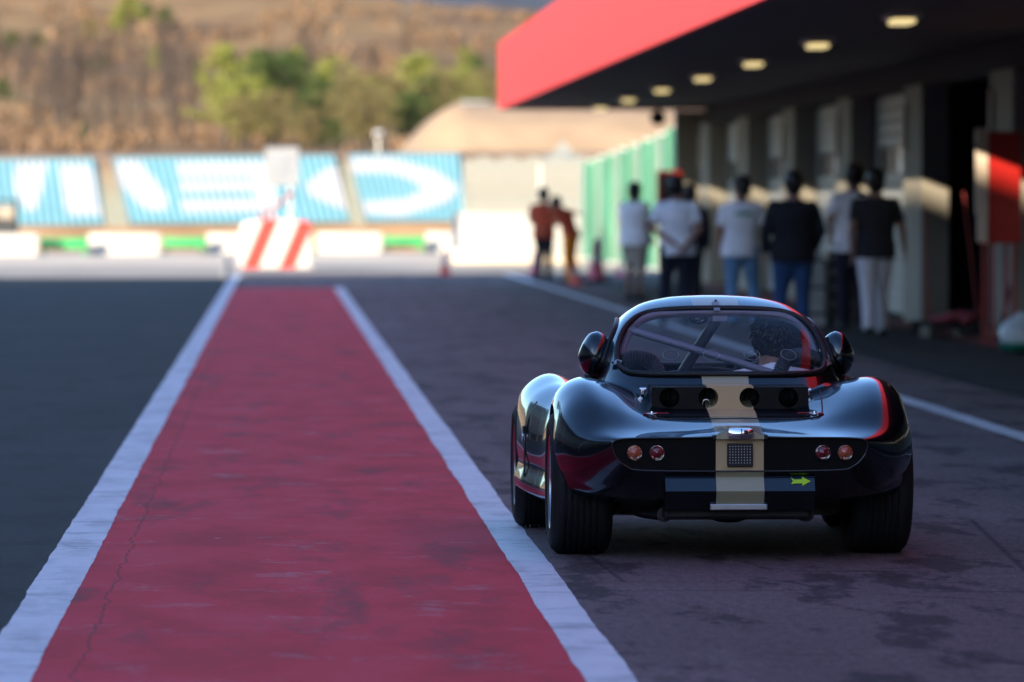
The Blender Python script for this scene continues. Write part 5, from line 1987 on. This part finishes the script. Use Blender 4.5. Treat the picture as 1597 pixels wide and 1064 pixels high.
bm = bmesh.new(); sph(bm, (-.055, .864, .985), (.036, .014, .021)); from_bm('mirror_glass', bm, M['chrome'], im, 60)
bm = bmesh.new(); cyl(bm, (-.055, .88, .99), (.0, .93, 1.05), .006); from_bm('mirror_arm', bm, M['dark'], im)
# dashboard, instruments and wheel
bm = bmesh.new(); box(bm, (0, 1.22, .665), (.90, .14, .13), None, .04); ds = from_bm('dashboard', bm, M['dark'], car, 50)
bm = bmesh.new(); tube(bm, crom([(-.12, 1.18, .742), (-.04, 1.16, .752), (.05, 1.15, .748), (.13, 1.16, .738)], 6), .012, 8); from_bm('dash_cable', bm, M['dark'], ds, 60)
bm = bmesh.new(); tube(bm, crom([(-.16, 1.2, .735), (-.02, 1.17, .738), (.16, 1.19, .732)], 6), .008, 8); from_bm('dash_cable', bm, M['seal'], ds, 60)
stc = Vector((.255, 1.06, .66)); sq = Matrix.Rotation(R(-68), 3, 'X')
bm = bmesh.new(); tube(bm, [stc + sq @ Vector((.165 * math.cos(t), .165 * math.sin(t), 0)) for t in [2 * math.pi * i / 48 for i in range(48)]], .0125, 10, True); stw = from_bm('steering_wheel', bm, M['dark'], car, 60)
for a in (90, 210, 330):
    bm = bmesh.new(); cyl(bm, stc, stc + sq @ Vector((.158 * math.cos(R(a)), .158 * math.sin(R(a)), 0)), .008); from_bm('spoke', bm, M['brushed'], stw)
bm = bmesh.new(); cyl(bm, stc, stc + Vector((0, .14, -.02)), .02); from_bm('column', bm, M['dark'], stw)
# bucket seats
for u in (-.24, .255):
    bm = bmesh.new()
    box(bm, (u, .68, .235), (.36, .40, .07), None, .03)
    se = from_bm('seat', bm, M['black_cloth'], car, 50)
    bm = bmesh.new(); box(bm, (u, .42, .45), (.38, .06, .46), Matrix.Rotation(R(14), 3, 'X'), .03); from_bm('seat_back', bm, M['black_cloth'], se, 50)
# corrugated hoses behind the rear window
def hose(pts, r):
    c = crom(pts, 22)
    bm = bmesh.new()
    n = len(c)
    tube(bm, c, r, 18, False, lambda i: r * (1.0 + .13 * math.cos(i * math.pi * .66)))
    return from_bm('air_hose', bm, M['hose'], car, 60)
hose([(-.44, .40, .795), (-.38, .39, .822), (-.31, .39, .812), (-.275, .39, .765), (-.27, .40, .69)], .034)
hose([(.432, .44, .812), (.36, .41, .832), (.295, .395, .818), (.265, .395, .765), (.26, .41, .69)], .032)
# flank door line and rear-quarter latch on the left side
for s in (-1, 1):
    bm = bmesh.new()
    pts = []
    for (v, w) in ((1.36, .60), (1.40, .50), (1.42, .38), (1.40, .26)):
        h = bpts.ray_cast(Vector((s * 2, v, w)), Vector((-s, 0, 0)))
        if h[0] is not None: pts.append(h[0] + Vector((s * .0008, 0, 0)))
    if len(pts) > 2:
        tube(bm, crom(pts, 6), .004, 6); from_bm('panel_seam', bm, M['seal'], car, 60)
    bm = bmesh.new()
    h = bpts.ray_cast(Vector((s * 2, 1.45, .47)), Vector((-s, 0, 0)))
    if h[0] is not None:
        box(bm, h[0] + Vector((s * .004, 0, 0)), (.012, .05, .035), None, .004); lt = from_bm('latch', bm, M['oily'], car)
        bm = bmesh.new(); tube(bm, [h[0] + Vector((s * .01, .02 * math.cos(t), .02 * math.sin(t) - .03)) for t in [2 * math.pi * i / 20 for i in range(20)]], .003, 6, True); from_bm('latch_ring', bm, M['chrome'], lt, 60)

# ---- the driver
person('dark haired driver seated inside the black car', (CX + .258, CY + .44, .20), 0.0, 1.72, {
    'hip': (0, .10, .13), 'chest': (0, .10, .40), 'neck': (0, .22, .585), 'head': (-.005, .30, .705),
    'hL': (-.09, .14, .12), 'hR': (.09, .14, .12), 'kL': (-.11, .54, .30), 'kR': (.11, .54, .30), 'aL': (-.10, .86, .11), 'aR': (.10, .86, .11),
    'sL': (-.17, .20, .53), 'sR': (.155, .20, .53), 'eL': (-.21, .34, .36), 'eR': (.17, .34, .36), 'wL': (-.155, .55, .42), 'wR': (.14, .55, .42),
    }, 'white_cloth', 'navy_cloth', 'short', 'long', 'skin', head_yaw=R(38), head_tilt=R(-4), detail=1.4, hair_locks=760, head_size=1.0, top_name='shirt', build=.92, hair_len=.02)
